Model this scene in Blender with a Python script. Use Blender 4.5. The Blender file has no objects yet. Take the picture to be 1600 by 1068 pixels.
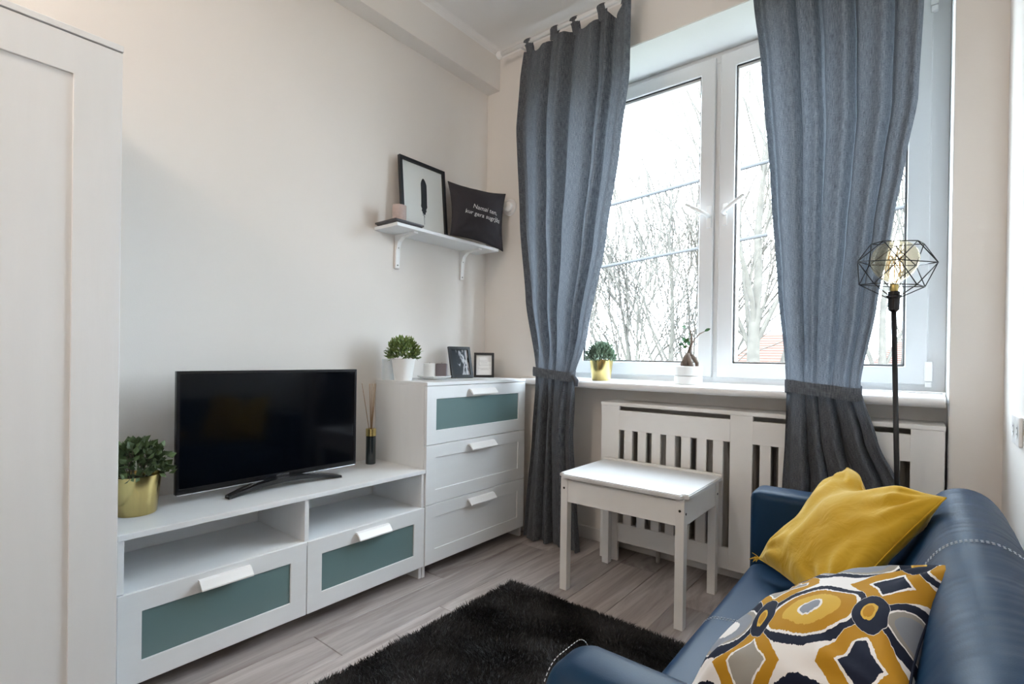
import bpy, bmesh, math, random
import numpy as np
from mathutils import Vector, Matrix, noise

random.seed(7)
rng = np.random.default_rng(7)
SC = bpy.context.scene
COL = SC.collection
PI = math.pi

# ------------------------------------------------------------------ camera
cam_d = bpy.data.cameras.new('camera')
cam = bpy.data.objects.new('camera', cam_d)
COL.objects.link(cam)
SC.camera = cam
YAW, PITCH, ROLL = 0.6673987, -0.0039706, -0.0144098
_R0 = Vector((math.cos(YAW), math.sin(YAW), 0)); _F0 = Vector((-math.sin(YAW), math.cos(YAW), 0)); _U0 = Vector((0, 0, 1))
_F = _F0*math.cos(PITCH) + _U0*math.sin(PITCH)
_U1 = -_F0*math.sin(PITCH) + _U0*math.cos(PITCH)
_R = _R0*math.cos(ROLL) - _U1*math.sin(ROLL)
_U = _R0*math.sin(ROLL) + _U1*math.cos(ROLL)
cam.matrix_world = Matrix(((_R.x, _U.x, -_F.x, 2.27647), (_R.y, _U.y, -_F.y, -2.51122), (_R.z, _U.z, -_F.z, 1.0796), (0, 0, 0, 1)))
cam_d.sensor_width = 36.0
cam_d.lens = 36.0*793.39/1600
cam_d.shift_x = -11.67/1600
cam_d.shift_y = 26.86/1600
cam_d.clip_start = 0.02
cam_d.clip_end = 300

# ------------------------------------------------------------------ world, exposure
W = bpy.data.worlds.new('overcast_sky'); SC.world = W; W.use_nodes = True
bg = W.node_tree.nodes['Background']
bg.inputs[0].default_value = (0.77, 0.89, 1.0, 1)
bg.inputs[1].default_value = 10.0
vs = SC.view_settings
vs.view_transform = 'Standard'
try: vs.look = 'None'
except Exception: pass
vs.gamma = 1.0; vs.use_curve_mapping = False
vs.exposure = 1.05
SC.cycles.max_bounces = 10
SC.cycles.diffuse_bounces = 6
SC.cycles.transparent_max_bounces = 16
SC.cycles.sample_clamp_indirect = 6.0
SC.cycles.caustics_reflective = False
SC.cycles.caustics_refractive = False

# ------------------------------------------------------------------ materials
def nmat(name):
    m = bpy.data.materials.new(name); m.use_nodes = True
    nt = m.node_tree
    return m, nt, nt.nodes['Principled BSDF']

def node(nt, t, **kw):
    n = nt.nodes.new(t)
    for k, v in kw.items():
        setattr(n, k, v)
    return n

def mat(name, col, rough=0.5, metal=0.0, spec=0.5, var=0.0, vscale=8.0, stretch=(1, 1, 1), bump=0.0, bscale=60.0, coat=0.0, subs=0.0, col2=None):
    m, nt, b = nmat(name)
    c = (*col, 1)
    b.inputs['Base Color'].default_value = c
    b.inputs['Roughness'].default_value = rough
    b.inputs['Metallic'].default_value = metal
    b.inputs['Specular IOR Level'].default_value = spec
    b.inputs['Coat Weight'].default_value = coat
    b.inputs['Coat Roughness'].default_value = 0.1
    tc = node(nt, 'ShaderNodeTexCoord')
    mp = node(nt, 'ShaderNodeMapping'); mp.inputs['Scale'].default_value = stretch
    nt.links.new(tc.outputs['Object'], mp.inputs['Vector'])
    if var > 0 or col2:
        n = node(nt, 'ShaderNodeTexNoise'); n.inputs['Scale'].default_value = vscale; n.inputs['Detail'].default_value = 6
        nt.links.new(mp.outputs[0], n.inputs['Vector'])
        r = node(nt, 'ShaderNodeValToRGB')
        lo = tuple(max(0, x*(1-var)) for x in col); hi = col2 or tuple(min(1, x*(1+var)) for x in col)
        r.color_ramp.elements[0].position = 0.3; r.color_ramp.elements[1].position = 0.7
        r.color_ramp.elements[0].color = (*lo, 1); r.color_ramp.elements[1].color = (*hi, 1)
        nt.links.new(n.outputs['Fac'], r.inputs[0]); nt.links.new(r.outputs[0], b.inputs['Base Color'])
    if bump > 0:
        n2 = node(nt, 'ShaderNodeTexNoise'); n2.inputs['Scale'].default_value = bscale; n2.inputs['Detail'].default_value = 4
        nt.links.new(mp.outputs[0], n2.inputs['Vector'])
        bp = node(nt, 'ShaderNodeBump'); bp.inputs['Strength'].default_value = bump; bp.inputs['Distance'].default_value = 0.003
        nt.links.new(n2.outputs['Fac'], bp.inputs['Height']); nt.links.new(bp.outputs[0], b.inputs['Normal'])
    return m

M = {}
M['wall'] = mat('wall_paint', (0.80, 0.765, 0.73), 0.85, spec=0.2, var=0.015, vscale=2, bump=0.06, bscale=180)
M['niche'] = mat('niche_paint', (0.80, 0.765, 0.73), 0.85, spec=0.2, var=0.015, vscale=2, bump=0.06, bscale=180)
M['reveal'] = mat('white_reveal_paint', (0.74, 0.74, 0.73), 0.6, spec=0.3, bump=0.04, bscale=120)
M['ceil'] = mat('ceiling_paint', (0.87, 0.86, 0.85), 0.9, spec=0.2, bump=0.05, bscale=150)
M['lam'] = mat('white_foil', (0.785, 0.805, 0.82), 0.38, spec=0.45, var=0.012, vscale=30, stretch=(1, 0.15, 1), bump=0.05, bscale=90)
M['lamv'] = mat('white_foil_upright_grain', (0.785, 0.805, 0.82), 0.38, spec=0.45, var=0.012, vscale=30, stretch=(1, 1, 0.12), bump=0.06, bscale=90)
M['handle'] = mat('white_plastic', (0.88, 0.88, 0.88), 0.28, spec=0.5, bump=0.01)
M['pvc'] = mat('window_pvc', (0.78, 0.79, 0.80), 0.25, spec=0.5, bump=0.005)
M['sill'] = mat('sill_pvc', (0.80, 0.80, 0.80), 0.3, spec=0.5, bump=0.01)
M['gasket'] = mat('black_rubber', (0.015, 0.015, 0.018), 0.6, bump=0.02)
M['paint'] = mat('white_lacquer', (0.80, 0.79, 0.775), 0.4, spec=0.4, var=0.01, vscale=20, bump=0.02, bscale=60)
M['black'] = mat('black_plastic', (0.006, 0.006, 0.008), 0.22, spec=0.35, bump=0.005)
M['blackm'] = mat('black_metal', (0.012, 0.012, 0.014), 0.4, metal=0.3, bump=0.02)
M['screen'] = mat('tv_screen', (0.002, 0.003, 0.005), 0.09, spec=0.2, bump=0.0)
M['silver'] = mat('silver_strip', (0.6, 0.6, 0.62), 0.25, metal=0.9, bump=0.01)
M['gold'] = mat('brushed_brass', (0.66, 0.53, 0.22), 0.24, metal=1.0, var=0.12, vscale=40, stretch=(1, 1, 0.06), bump=0.05, bscale=120)
M['frost'] = mat('frosted_glass', (0.145, 0.225, 0.232), 0.20, spec=0.5, bump=0.01)
M['ceramic'] = mat('white_ceramic', (0.84, 0.84, 0.83), 0.35, bump=0.02, bscale=40)
M['bluecup'] = mat('pale_blue_ceramic', (0.80, 0.88, 0.93), 0.35, bump=0.02)
M['waxw'] = mat('white_wax', (0.86, 0.84, 0.81), 0.5, bump=0.03)
M['waxg'] = mat('mauve_grey_wax', (0.18, 0.155, 0.175), 0.6, bump=0.05)
M['pink'] = mat('pinkish_concrete', (0.50, 0.40, 0.37), 0.8, var=0.08, vscale=50, bump=0.1)
M['tray'] = mat('charcoal_slate', (0.075, 0.075, 0.085), 0.6, bump=0.06)
M['soil'] = mat('dark_soil', (0.03, 0.022, 0.016), 0.95, bump=0.6, bscale=80)
M['wood'] = mat('reed_wood', (0.42, 0.27, 0.15), 0.7, var=0.2, vscale=30, stretch=(1, 1, 0.1), bump=0.05)
M['bottle'] = mat('black_glass', (0.01, 0.02, 0.025), 0.12, spec=0.6, coat=0.3)
M['paper'] = mat('white_paper', (0.90, 0.90, 0.89), 0.6, bump=0.01)
M['ink'] = mat('black_ink', (0.012, 0.014, 0.02), 0.6, bump=0.01)
M['inkg'] = mat('grey_ink', (0.45, 0.43, 0.46), 0.6, bump=0.01)
M['frame'] = mat('black_frame', (0.012, 0.014, 0.018), 0.35, bump=0.02)
M['charcoal'] = mat('charcoal_cotton', (0.045, 0.043, 0.05), 0.9, spec=0.2, var=0.12, vscale=300, bump=0.25, bscale=500)
M['whitet'] = mat('white_print', (0.8, 0.8, 0.8), 0.7, bump=0.01)
M['bark'] = mat('tree_bark', (0.068, 0.062, 0.052), 0.9, var=0.25, vscale=6, bump=0.4, bscale=20)
M['wire'] = mat('cable_black', (0.02, 0.021, 0.023), 0.6, bump=0.02)
M['roof'] = mat('red_roof_tiles', (0.085, 0.030, 0.018), 0.8, var=0.15, vscale=4, bump=0.3, bscale=10)
M['render'] = mat('house_render', (0.20, 0.185, 0.165), 0.9, bump=0.1, bscale=5)
M['grass'] = mat('outdoor_lawn', (0.10, 0.10, 0.075), 0.95, var=0.2, vscale=2, bump=0.2)
M['ficus'] = mat('ficus_bark', (0.17, 0.13, 0.105), 0.8, var=0.25, vscale=40, bump=0.3, bscale=60)
M['radiator'] = mat('radiator_enamel', (0.55, 0.53, 0.5), 0.45, bump=0.02)
M['chrome'] = mat('grey_metal', (0.35, 0.35, 0.36), 0.35, metal=0.8, bump=0.01)
M['stitch'] = mat('white_thread', (0.62, 0.68, 0.74), 0.7, bump=0.05)
M['lid'] = mat('white_desk_lid', (0.70, 0.705, 0.715), 0.5, spec=0.3, var=0.01, vscale=20, bump=0.02)
M['holes'] = mat('dark_screw_hole', (0.02, 0.02, 0.02), 0.6, bump=0.01)
M['brass'] = mat('lamp_brass', (0.45, 0.35, 0.14), 0.35, metal=1.0, bump=0.01)

def leaf_mat(name, a, b_):
    m, nt, b = nmat(name)
    oi = node(nt, 'ShaderNodeAttribute'); oi.attribute_name = 'tint'
    r = node(nt, 'ShaderNodeValToRGB')
    r.color_ramp.elements[0].color = (*a, 1); r.color_ramp.elements[1].color = (*b_, 1)
    nt.links.new(oi.outputs['Fac'], r.inputs[0]); nt.links.new(r.outputs[0], b.inputs['Base Color'])
    b.inputs['Roughness'].default_value = 0.45
    return m
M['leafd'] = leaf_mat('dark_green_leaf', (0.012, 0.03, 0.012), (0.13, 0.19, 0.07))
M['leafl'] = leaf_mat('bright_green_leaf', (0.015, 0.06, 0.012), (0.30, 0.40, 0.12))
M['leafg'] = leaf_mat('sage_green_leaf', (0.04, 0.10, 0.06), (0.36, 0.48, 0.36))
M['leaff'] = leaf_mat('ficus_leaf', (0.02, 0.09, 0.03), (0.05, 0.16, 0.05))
M['pile'] = leaf_mat('rug_pile', (0.0012, 0.0013, 0.0016), (0.105, 0.108, 0.116))
M['pile'].node_tree.nodes['Principled BSDF'].inputs['Roughness'].default_value = 0.6

def floor_mat():
    m, nt, b = nmat('grey_oak_laminate')
    tc = node(nt, 'ShaderNodeTexCoord'); oi = node(nt, 'ShaderNodeObjectInfo')
    ad = node(nt, 'ShaderNodeVectorMath', operation='ADD')
    ml = node(nt, 'ShaderNodeVectorMath', operation='SCALE'); ml.inputs['Scale'].default_value = 37.0
    cb = node(nt, 'ShaderNodeCombineXYZ')
    for i in range(3): nt.links.new(oi.outputs['Random'], cb.inputs[i])
    nt.links.new(cb.outputs[0], ml.inputs[0])
    nt.links.new(tc.outputs['Object'], ad.inputs[0]); nt.links.new(ml.outputs[0], ad.inputs[1])
    mp = node(nt, 'ShaderNodeMapping'); mp.inputs['Scale'].default_value = (14, 1.1, 1)
    nt.links.new(ad.outputs[0], mp.inputs[0])
    n = node(nt, 'ShaderNodeTexNoise'); n.inputs['Scale'].default_value = 1.6; n.inputs['Detail'].default_value = 8; n.inputs['Roughness'].default_value = 0.6; n.inputs['Distortion'].default_value = 0.7
    nt.links.new(mp.outputs[0], n.inputs['Vector'])
    r = node(nt, 'ShaderNodeValToRGB')
    r.color_ramp.elements[0].position = 0.33; r.color_ramp.elements[1].position = 0.66
    r.color_ramp.elements[0].color = (0.28, 0.238, 0.226, 1); r.color_ramp.elements[1].color = (0.51, 0.468, 0.452, 1)
    nt.links.new(n.outputs['Fac'], r.inputs[0])
    hs = node(nt, 'ShaderNodeHueSaturation')
    mr = node(nt, 'ShaderNodeMapRange'); mr.inputs['To Min'].default_value = 0.85; mr.inputs['To Max'].default_value = 1.15
    nt.links.new(oi.outputs['Random'], mr.inputs[0]); nt.links.new(mr.outputs[0], hs.inputs['Value'])
    nt.links.new(r.outputs[0], hs.inputs['Color']); nt.links.new(hs.outputs[0], b.inputs['Base Color'])
    b.inputs['Roughness'].default_value = 0.38
    bp = node(nt, 'ShaderNodeBump'); bp.inputs['Strength'].default_value = 0.12; bp.inputs['Distance'].default_value = 0.002
    nt.links.new(n.outputs['Fac'], bp.inputs['Height']); nt.links.new(bp.outputs[0], b.inputs['Normal'])
    return m
M['floor'] = floor_mat()

def glass_mat(name, tint, fac_add=0.0, rough=0.0):
    m = bpy.data.materials.new(name); m.use_nodes = True; nt = m.node_tree
    nt.nodes.remove(nt.nodes['Principled BSDF'])
    out = nt.nodes['Material Output']
    t = node(nt, 'ShaderNodeBsdfTransparent'); t.inputs[0].default_value = (*tint, 1)
    g = node(nt, 'ShaderNodeBsdfGlossy'); g.inputs['Roughness'].default_value = rough
    lw = node(nt, 'ShaderNodeLayerWeight'); lw.inputs[0].default_value = 0.5
    pw_ = node(nt, 'ShaderNodeMath', operation='POWER'); nt.links.new(lw.outputs['Facing'], pw_.inputs[0]); pw_.inputs[1].default_value = 4.0
    fr = node(nt, 'ShaderNodeMath', operation='MULTIPLY_ADD'); nt.links.new(pw_.outputs[0], fr.inputs[0]); fr.inputs[1].default_value = 0.7; fr.inputs[2].default_value = 0.045
    mx = node(nt, 'ShaderNodeMixShader')
    nt.links.new(fr.outputs[0], mx.inputs[0]); nt.links.new(t.outputs[0], mx.inputs[1]); nt.links.new(g.outputs[0], mx.inputs[2])
    nt.links.new(mx.outputs[0], out.inputs[0])
    return m
M['glass'] = glass_mat('window_glass', (0.97, 0.985, 0.98))
M['bulb'] = glass_mat('amber_bulb_glass', (0.97, 0.90, 0.76))

def curtain_mat():
    m, nt, b = nmat('grey_blue_linen')
    tc = node(nt, 'ShaderNodeTexCoord')
    cols = []
    uv = node(nt, 'ShaderNodeUVMap'); uv.uv_map = 'UVMap'
    fac = None
    for sc in ((420, 26, 1), (60, 700, 1)):
        mp = node(nt, 'ShaderNodeMapping'); mp.inputs['Scale'].default_value = sc
        nt.links.new(uv.outputs[0], mp.inputs[0])
        n = node(nt, 'ShaderNodeTexNoise'); n.inputs['Scale'].default_value = 1.0; n.inputs['Detail'].default_value = 3
        nt.links.new(mp.outputs[0], n.inputs['Vector'])
        if fac is None: fac = n.outputs['Fac']
        else:
            a = node(nt, 'ShaderNodeMath', operation='ADD'); nt.links.new(fac, a.inputs[0]); nt.links.new(n.outputs['Fac'], a.inputs[1])
            h = node(nt, 'ShaderNodeMath', operation='MULTIPLY'); nt.links.new(a.outputs[0], h.inputs[0]); h.inputs[1].default_value = 0.5
            fac = h.outputs[0]
    r = node(nt, 'ShaderNodeValToRGB')
    r.color_ramp.elements[0].position = 0.36; r.color_ramp.elements[1].position = 0.64
    r.color_ramp.elements[0].color = (0.066, 0.074, 0.088, 1); r.color_ramp.elements[1].color = (0.220, 0.233, 0.256, 1)
    nt.links.new(fac, r.inputs[0]); nt.links.new(r.outputs[0], b.inputs['Base Color'])
    b.inputs['Roughness'].default_value = 0.9; b.inputs['Specular IOR Level'].default_value = 0.15
    tr = node(nt, 'ShaderNodeBsdfTranslucent')
    r2 = node(nt, 'ShaderNodeValToRGB')
    r2.color_ramp.elements[0].position = 0.36; r2.color_ramp.elements[1].position = 0.64
    r2.color_ramp.elements[0].color = (0.040, 0.050, 0.065, 1); r2.color_ramp.elements[1].color = (0.235, 0.262, 0.300, 1)
    nt.links.new(fac, r2.inputs[0]); nt.links.new(r2.outputs[0], tr.inputs[0])
    mx = node(nt, 'ShaderNodeMixShader'); mx.inputs[0].default_value = 0.30
    nt.links.new(b.outputs[0], mx.inputs[1]); nt.links.new(tr.outputs[0], mx.inputs[2])
    bp = node(nt, 'ShaderNodeBump'); bp.inputs['Strength'].default_value = 0.25; bp.inputs['Distance'].default_value = 0.002
    nt.links.new(fac, bp.inputs['Height']); nt.links.new(bp.outputs[0], b.inputs['Normal'])
    nt.links.new(mx.outputs[0], nt.nodes['Material Output'].inputs[0])
    return m
M['curtain'] = curtain_mat()

def leather_mat():
    m, nt, b = nmat('blue_leather')
    tc = node(nt, 'ShaderNodeTexCoord')
    v = node(nt, 'ShaderNodeTexVoronoi'); v.inputs['Scale'].default_value = 420
    nt.links.new(tc.outputs['Object'], v.inputs['Vector'])
    n = node(nt, 'ShaderNodeTexNoise'); n.inputs['Scale'].default_value = 5; n.inputs['Detail'].default_value = 4
    nt.links.new(tc.outputs['Object'], n.inputs['Vector'])
    r = node(nt, 'ShaderNodeValToRGB')
    r.color_ramp.elements[0].color = (0.003, 0.022, 0.058, 1); r.color_ramp.elements[1].color = (0.006, 0.034, 0.085, 1)
    nt.links.new(n.outputs['Fac'], r.inputs[0]); nt.links.new(r.outputs[0], b.inputs['Base Color'])
    b.inputs['Roughness'].default_value = 0.45; b.inputs['Specular IOR Level'].default_value = 0.18
    bp = node(nt, 'ShaderNodeBump'); bp.inputs['Strength'].default_value = 0.08; bp.inputs['Distance'].default_value = 0.001
    nt.links.new(v.outputs['Distance'], bp.inputs['Height']); nt.links.new(bp.outputs[0], b.inputs['Normal'])
    return m
M['leather'] = leather_mat()

def velvet_mat():
    m, nt, b = nmat('mustard_velvet')
    tc = node(nt, 'ShaderNodeTexCoord')
    n = node(nt, 'ShaderNodeTexNoise'); n.inputs['Scale'].default_value = 7; n.inputs['Detail'].default_value = 5
    nt.links.new(tc.outputs['Object'], n.inputs['Vector'])
    r = node(nt, 'ShaderNodeValToRGB')
    r.color_ramp.elements[0].color = (0.46, 0.26, 0.010, 1); r.color_ramp.elements[1].color = (0.64, 0.41, 0.035, 1)
    nt.links.new(n.outputs['Fac'], r.inputs[0]); nt.links.new(r.outputs[0], b.inputs['Base Color'])
    b.inputs['Roughness'].default_value = 0.75; b.inputs['Specular IOR Level'].default_value = 0.2
    b.inputs['Sheen Weight'].default_value = 0.6; b.inputs['Sheen Tint'].default_value = (0.95, 0.85, 0.5, 1); b.inputs['Sheen Roughness'].default_value = 0.4
    n2 = node(nt, 'ShaderNodeTexNoise'); n2.inputs['Scale'].default_value = 14; n2.inputs['Detail'].default_value = 3; n2.inputs['Distortion'].default_value = 1.0
    nt.links.new(tc.outputs['Object'], n2.inputs['Vector'])
    bp = node(nt, 'ShaderNodeBump'); bp.inputs['Strength'].default_value = 0.35; bp.inputs['Distance'].default_value = 0.012
    nt.links.new(n2.outputs['Fac'], bp.inputs['Height']); nt.links.new(bp.outputs[0], b.inputs['Normal'])
    return m
M['velvet'] = velvet_mat()

def ikat_mat():
    """ikat print: oval medallions on one lattice, paired diamonds between them, feathered edges"""
    m, nt, b = nmat('ikat_print_cotton')
    L = nt.links.new
    uv = node(nt, 'ShaderNodeUVMap'); uv.uv_map = 'UVMap'
    def math_(op, a, c=None):
        n = node(nt, 'ShaderNodeMath', operation=op)
        for i, x in enumerate((a, c)):
            if x is None: continue
            if isinstance(x, (int, float)): n.inputs[i].default_value = x
            else: L(x, n.inputs[i])
        return n.outputs[0]
    # feathered warp along one thread direction
    nz = node(nt, 'ShaderNodeTexNoise'); nz.inputs['Scale'].default_value = 1; nz.inputs['Detail'].default_value = 3
    mp = node(nt, 'ShaderNodeMapping'); mp.inputs['Scale'].default_value = (70, 9, 1); L(uv.outputs[0], mp.inputs[0]); L(mp.outputs[0], nz.inputs['Vector'])
    nz2 = node(nt, 'ShaderNodeTexNoise'); nz2.inputs['Scale'].default_value = 5; nz2.inputs['Detail'].default_value = 1; L(uv.outputs[0], nz2.inputs['Vector'])
    sx = node(nt, 'ShaderNodeSeparateXYZ'); L(uv.outputs[0], sx.inputs[0])
    w1 = math_('MULTIPLY', math_('SUBTRACT', nz.outputs['Fac'], 0.5), 0.045)
    w2 = math_('MULTIPLY', math_('SUBTRACT', nz2.outputs['Fac'], 0.5), 0.12)
    u = math_('ADD', math_('ADD', math_('MULTIPLY', sx.outputs[0], 2.05), w2), 0.22)
    v = math_('ADD', math_('ADD', math_('ADD', math_('MULTIPLY', sx.outputs[1], 1.85), w1), w2), 0.80)
    def cell(x, off):   # -0.5..0.5 inside its cell
        return math_('SUBTRACT', math_('FRACT', math_('ADD', x, off)), 0.5)
    cu, cv = cell(u, 0.0), cell(v, 0.0)
    du, dv = cell(u, 0.5), cell(v, 0.5)
    # medallion distance (oval)
    d1 = math_('SQRT', math_('ADD', math_('POWER', math_('DIVIDE', cu, 0.56), 2), math_('POWER', math_('DIVIDE', cv, 0.42), 2)))
    # diamond distance
    d2 = math_('ADD', math_('DIVIDE', math_('ABSOLUTE', du), 0.39), math_('DIVIDE', math_('ABSOLUTE', dv), 0.52))
    # small curl shapes
    eu, ev = cell(u, 0.5), cell(v, 0.0)
    d3 = math_('SQRT', math_('ADD', math_('POWER', math_('DIVIDE', eu, 0.17), 2), math_('POWER', math_('DIVIDE', math_('ADD', ev, math_('MULTIPLY', eu, 0.5)), 0.27), 2)))
    NAVY = (0.010, 0.014, 0.032, 1); MUST = (0.43, 0.22, 0.014, 1); OFF = (0.78, 0.76, 0.74, 1); GREY = (0.30, 0.28, 0.25, 1); YEL = (0.60, 0.38, 0.06, 1); SLATE = (0.24, 0.26, 0.30, 1)
    def ramp(x, stops):
        r = node(nt, 'ShaderNodeValToRGB'); r.color_ramp.interpolation = 'CONSTANT'
        e = r.color_ramp.elements
        e[0].position = stops[0][0]; e[0].color = stops[0][1]
        e[1].position = stops[1][0]; e[1].color = stops[1][1]
        for p, c in stops[2:]:
            q = e.new(p); q.color = c
        L(x, r.inputs[0]); return r.outputs[0]
    half = lambda x: math_('MULTIPLY', x, 0.5)
    oa = ramp(half(d1), [(0, SLATE), (0.10, OFF), (0.125, YEL), (0.24, MUST), (0.335, OFF), (0.36, NAVY), (0.455, OFF)])
    ob = ramp(half(d1), [(0, OFF), (0.14, SLATE), (0.29, GREY), (0.335, OFF), (0.35, NAVY), (0.46, OFF)])
    par = math_('GREATER_THAN', math_('FRACT', math_('MULTIPLY', math_('ADD', math_('FLOOR', u), math_('FLOOR', v)), 0.5)), 0.25)
    def mixc(f, a, c):
        n = node(nt, 'ShaderNodeMix', data_type='RGBA'); L(f, n.inputs[0]); L(a, n.inputs[6]); L(c, n.inputs[7]); return n.outputs[2]
    ov = mixc(par, oa, ob)
    da = ramp(half(d2), [(0, NAVY), (0.20, OFF), (0.235, MUST), (0.43, OFF)])
    db = ramp(half(d2), [(0, GREY), (0.22, OFF), (0.25, MUST), (0.43, OFF)])
    dp = math_('GREATER_THAN', math_('FRACT', math_('MULTIPLY', math_('FLOOR', math_('ADD', u, 0.5)), 0.5)), 0.25)
    di = mixc(dp, da, db)
    cu3 = ramp(half(d3), [(0, MUST), (0.11, YEL), (0.16, NAVY), (0.40, OFF)])
    out = mixc(math_('LESS_THAN', d2, 0.88), ov, di)
    out = mixc(math_('LESS_THAN', d3, 0.82), out, cu3)
    L(out, b.inputs['Base Color'])
    b.inputs['Roughness'].default_value = 0.85; b.inputs['Specular IOR Level'].default_value = 0.2
    bp = node(nt, 'ShaderNodeBump'); bp.inputs['Strength'].default_value = 0.3; bp.inputs['Distance'].default_value = 0.01
    n2 = node(nt, 'ShaderNodeTexNoise'); n2.inputs['Scale'].default_value = 6; n2.inputs['Detail'].default_value = 2; L(uv.outputs[0], n2.inputs['Vector'])
    L(n2.outputs['Fac'], bp.inputs['Height']); L(bp.outputs[0], b.inputs['Normal'])
    return m
M['ikat'] = ikat_mat()

def photo_mat():
    """blurred black and white photographic print"""
    m, nt, b = nmat('black_white_photo_print')
    uv = node(nt, 'ShaderNodeUVMap'); uv.uv_map = 'UVMap'
    mp = node(nt, 'ShaderNodeMapping'); mp.inputs['Scale'].default_value = (3.4, 1.6, 1); mp.inputs['Location'].default_value = (0.3, 0.45, 0)
    n = node(nt, 'ShaderNodeTexNoise'); n.inputs['Scale'].default_value = 1.4; n.inputs['Detail'].default_value = 5; n.inputs['Distortion'].default_value = 1.2
    nt.links.new(uv.outputs[0], mp.inputs[0]); nt.links.new(mp.outputs[0], n.inputs['Vector'])
    sx = node(nt, 'ShaderNodeSeparateXYZ'); nt.links.new(uv.outputs[0], sx.inputs[0])
    a = node(nt, 'ShaderNodeMath', operation='MULTIPLY_ADD'); a.inputs[1].default_value = 0.42; a.inputs[2].default_value = -0.22
    nt.links.new(sx.outputs[0], a.inputs[0])
    ad = node(nt, 'ShaderNodeMath', operation='ADD'); nt.links.new(a.outputs[0], ad.inputs[0]); nt.links.new(n.outputs['Fac'], ad.inputs[1])
    r = node(nt, 'ShaderNodeValToRGB')
    r.color_ramp.elements[0].position = 0.52; r.color_ramp.elements[0].color = (0.012, 0.018, 0.026, 1)
    r.color_ramp.elements[1].position = 0.64; r.color_ramp.elements[1].color = (0.55, 0.56, 0.60, 1)
    nt.links.new(ad.outputs[0], r.inputs[0]); nt.links.new(r.outputs[0], b.inputs['Base Color'])
    b.inputs['Roughness'].default_value = 0.3
    return m
M['photo'] = photo_mat()

def emit_mat(name, col, s):
    m, nt, b = nmat(name)
    b.inputs['Base Color'].default_value = (*col, 1)
    b.inputs['Emission Color'].default_value = (*col, 1); b.inputs['Emission Strength'].default_value = s
    return m
M['lampglass'] = emit_mat('lit_opal_glass', (1.0, 0.87, 0.75), 37.0)
M['filament'] = mat('bulb_filament', (0.75, 0.45, 0.12), 0.4, bump=0.01)

# ------------------------------------------------------------------ geometry helpers
def wloc(o):
    v = Vector((0, 0, 0))
    while o is not None:
        v += o.location; o = o.parent
    return v

def raw(name, V, F, m, parent=None, smooth=False, world=True, uv=None, tint=None):
    V = np.asarray(V, dtype=float).reshape(-1, 3)
    off = np.array(wloc(parent)) if (parent is not None and world) else np.zeros(3)
    me = bpy.data.meshes.new(name)
    me.from_pydata((V-off).tolist(), [], [tuple(int(i) for i in f) for f in F])
    if uv is not None:
        ul = me.uv_layers.new(name='UVMap')
        vi = np.empty(len(me.loops), dtype=np.int32); me.loops.foreach_get('vertex_index', vi)
        ul.data.foreach_set('uv', np.asarray(uv, dtype=np.float32)[vi].ravel())
    if tint is not None:
        at = me.attributes.new('tint', 'FLOAT', 'POINT'); at.data.foreach_set('value', np.asarray(tint, dtype=np.float32))
    if smooth: me.polygons.foreach_set('use_smooth', [True]*len(me.polygons))
    me.materials.append(M[m] if isinstance(m, str) else m)
    o = bpy.data.objects.new(name, me); COL.objects.link(o); o.parent = parent
    return o

def frombm(name, bm, m, parent=None, smooth=False, world=True):
    off = wloc(parent) if (parent is not None and world) else Vector((0, 0, 0))
    if off.length: bmesh.ops.translate(bm, verts=bm.verts, vec=-off)
    me = bpy.data.meshes.new(name); bm.to_mesh(me); bm.free()
    if smooth: me.polygons.foreach_set('use_smooth', [True]*len(me.polygons))
    me.materials.append(M[m])
    o = bpy.data.objects.new(name, me); COL.objects.link(o); o.parent = parent
    return o

def bm_box(bm, lo, hi):
    x0, y0, z0 = lo; x1, y1, z1 = hi
    v = [bm.verts.new(p) for p in ((x0, y0, z0), (x1, y0, z0), (x1, y1, z0), (x0, y1, z0), (x0, y0, z1), (x1, y0, z1), (x1, y1, z1), (x0, y1, z1))]
    for f in ((0, 3, 2, 1), (4, 5, 6, 7), (0, 1, 5, 4), (1, 2, 6, 5), (2, 3, 7, 6), (3, 0, 4, 7)):
        bm.faces.new([v[i] for i in f])

def box(name, lo, hi, m, parent=None, bev=0.0015, seg=2, smooth=False):
    bm = bmesh.new(); bm_box(bm, [min(a, b) for a, b in zip(lo, hi)], [max(a, b) for a, b in zip(lo, hi)])
    if bev > 0: bmesh.ops.bevel(bm, geom=bm.edges[:], offset=bev, segments=seg, profile=0.5, affect='EDGES', clamp_overlap=True)
    return frombm(name, bm, m, parent, smooth)

def ring(name, axis, a0, a1, outer, inner, m, parent=None, bev=0.001):
    """rectangular frame: thickness a0..a1 along axis 'x' or 'y'; outer/inner = (h0, h1, z0, z1)"""
    bm = bmesh.new()
    def P(a, h, z): return (a, h, z) if axis == 'x' else (h, a, z)
    L = []
    for a in (a0, a1):
        for (h0, h1, z0, z1) in (outer, inner):
            L.append([bm.verts.new(P(a, h, z)) for h, z in ((h0, z0), (h1, z0), (h1, z1), (h0, z1))])
    o0, i0, o1, i1 = L
    for k in range(4):
        j = (k+1) % 4
        bm.faces.new((o0[k], o0[j], i0[j], i0[k])); bm.faces.new((o1[j], o1[k], i1[k], i1[j]))
        bm.faces.new((o0[j], o0[k], o1[k], o1[j])); bm.faces.new((i0[k], i0[j], i1[j], i1[k]))
    bmesh.ops.recalc_face_normals(bm, faces=bm.faces[:])
    if bev > 0:
        ed = [e for e in bm.edges if e.calc_face_angle(0) > 0.5]
        bmesh.ops.bevel(bm, geom=ed, offset=bev, segments=1, affect='EDGES', clamp_overlap=True)
    return frombm(name, bm, m, parent)

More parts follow.
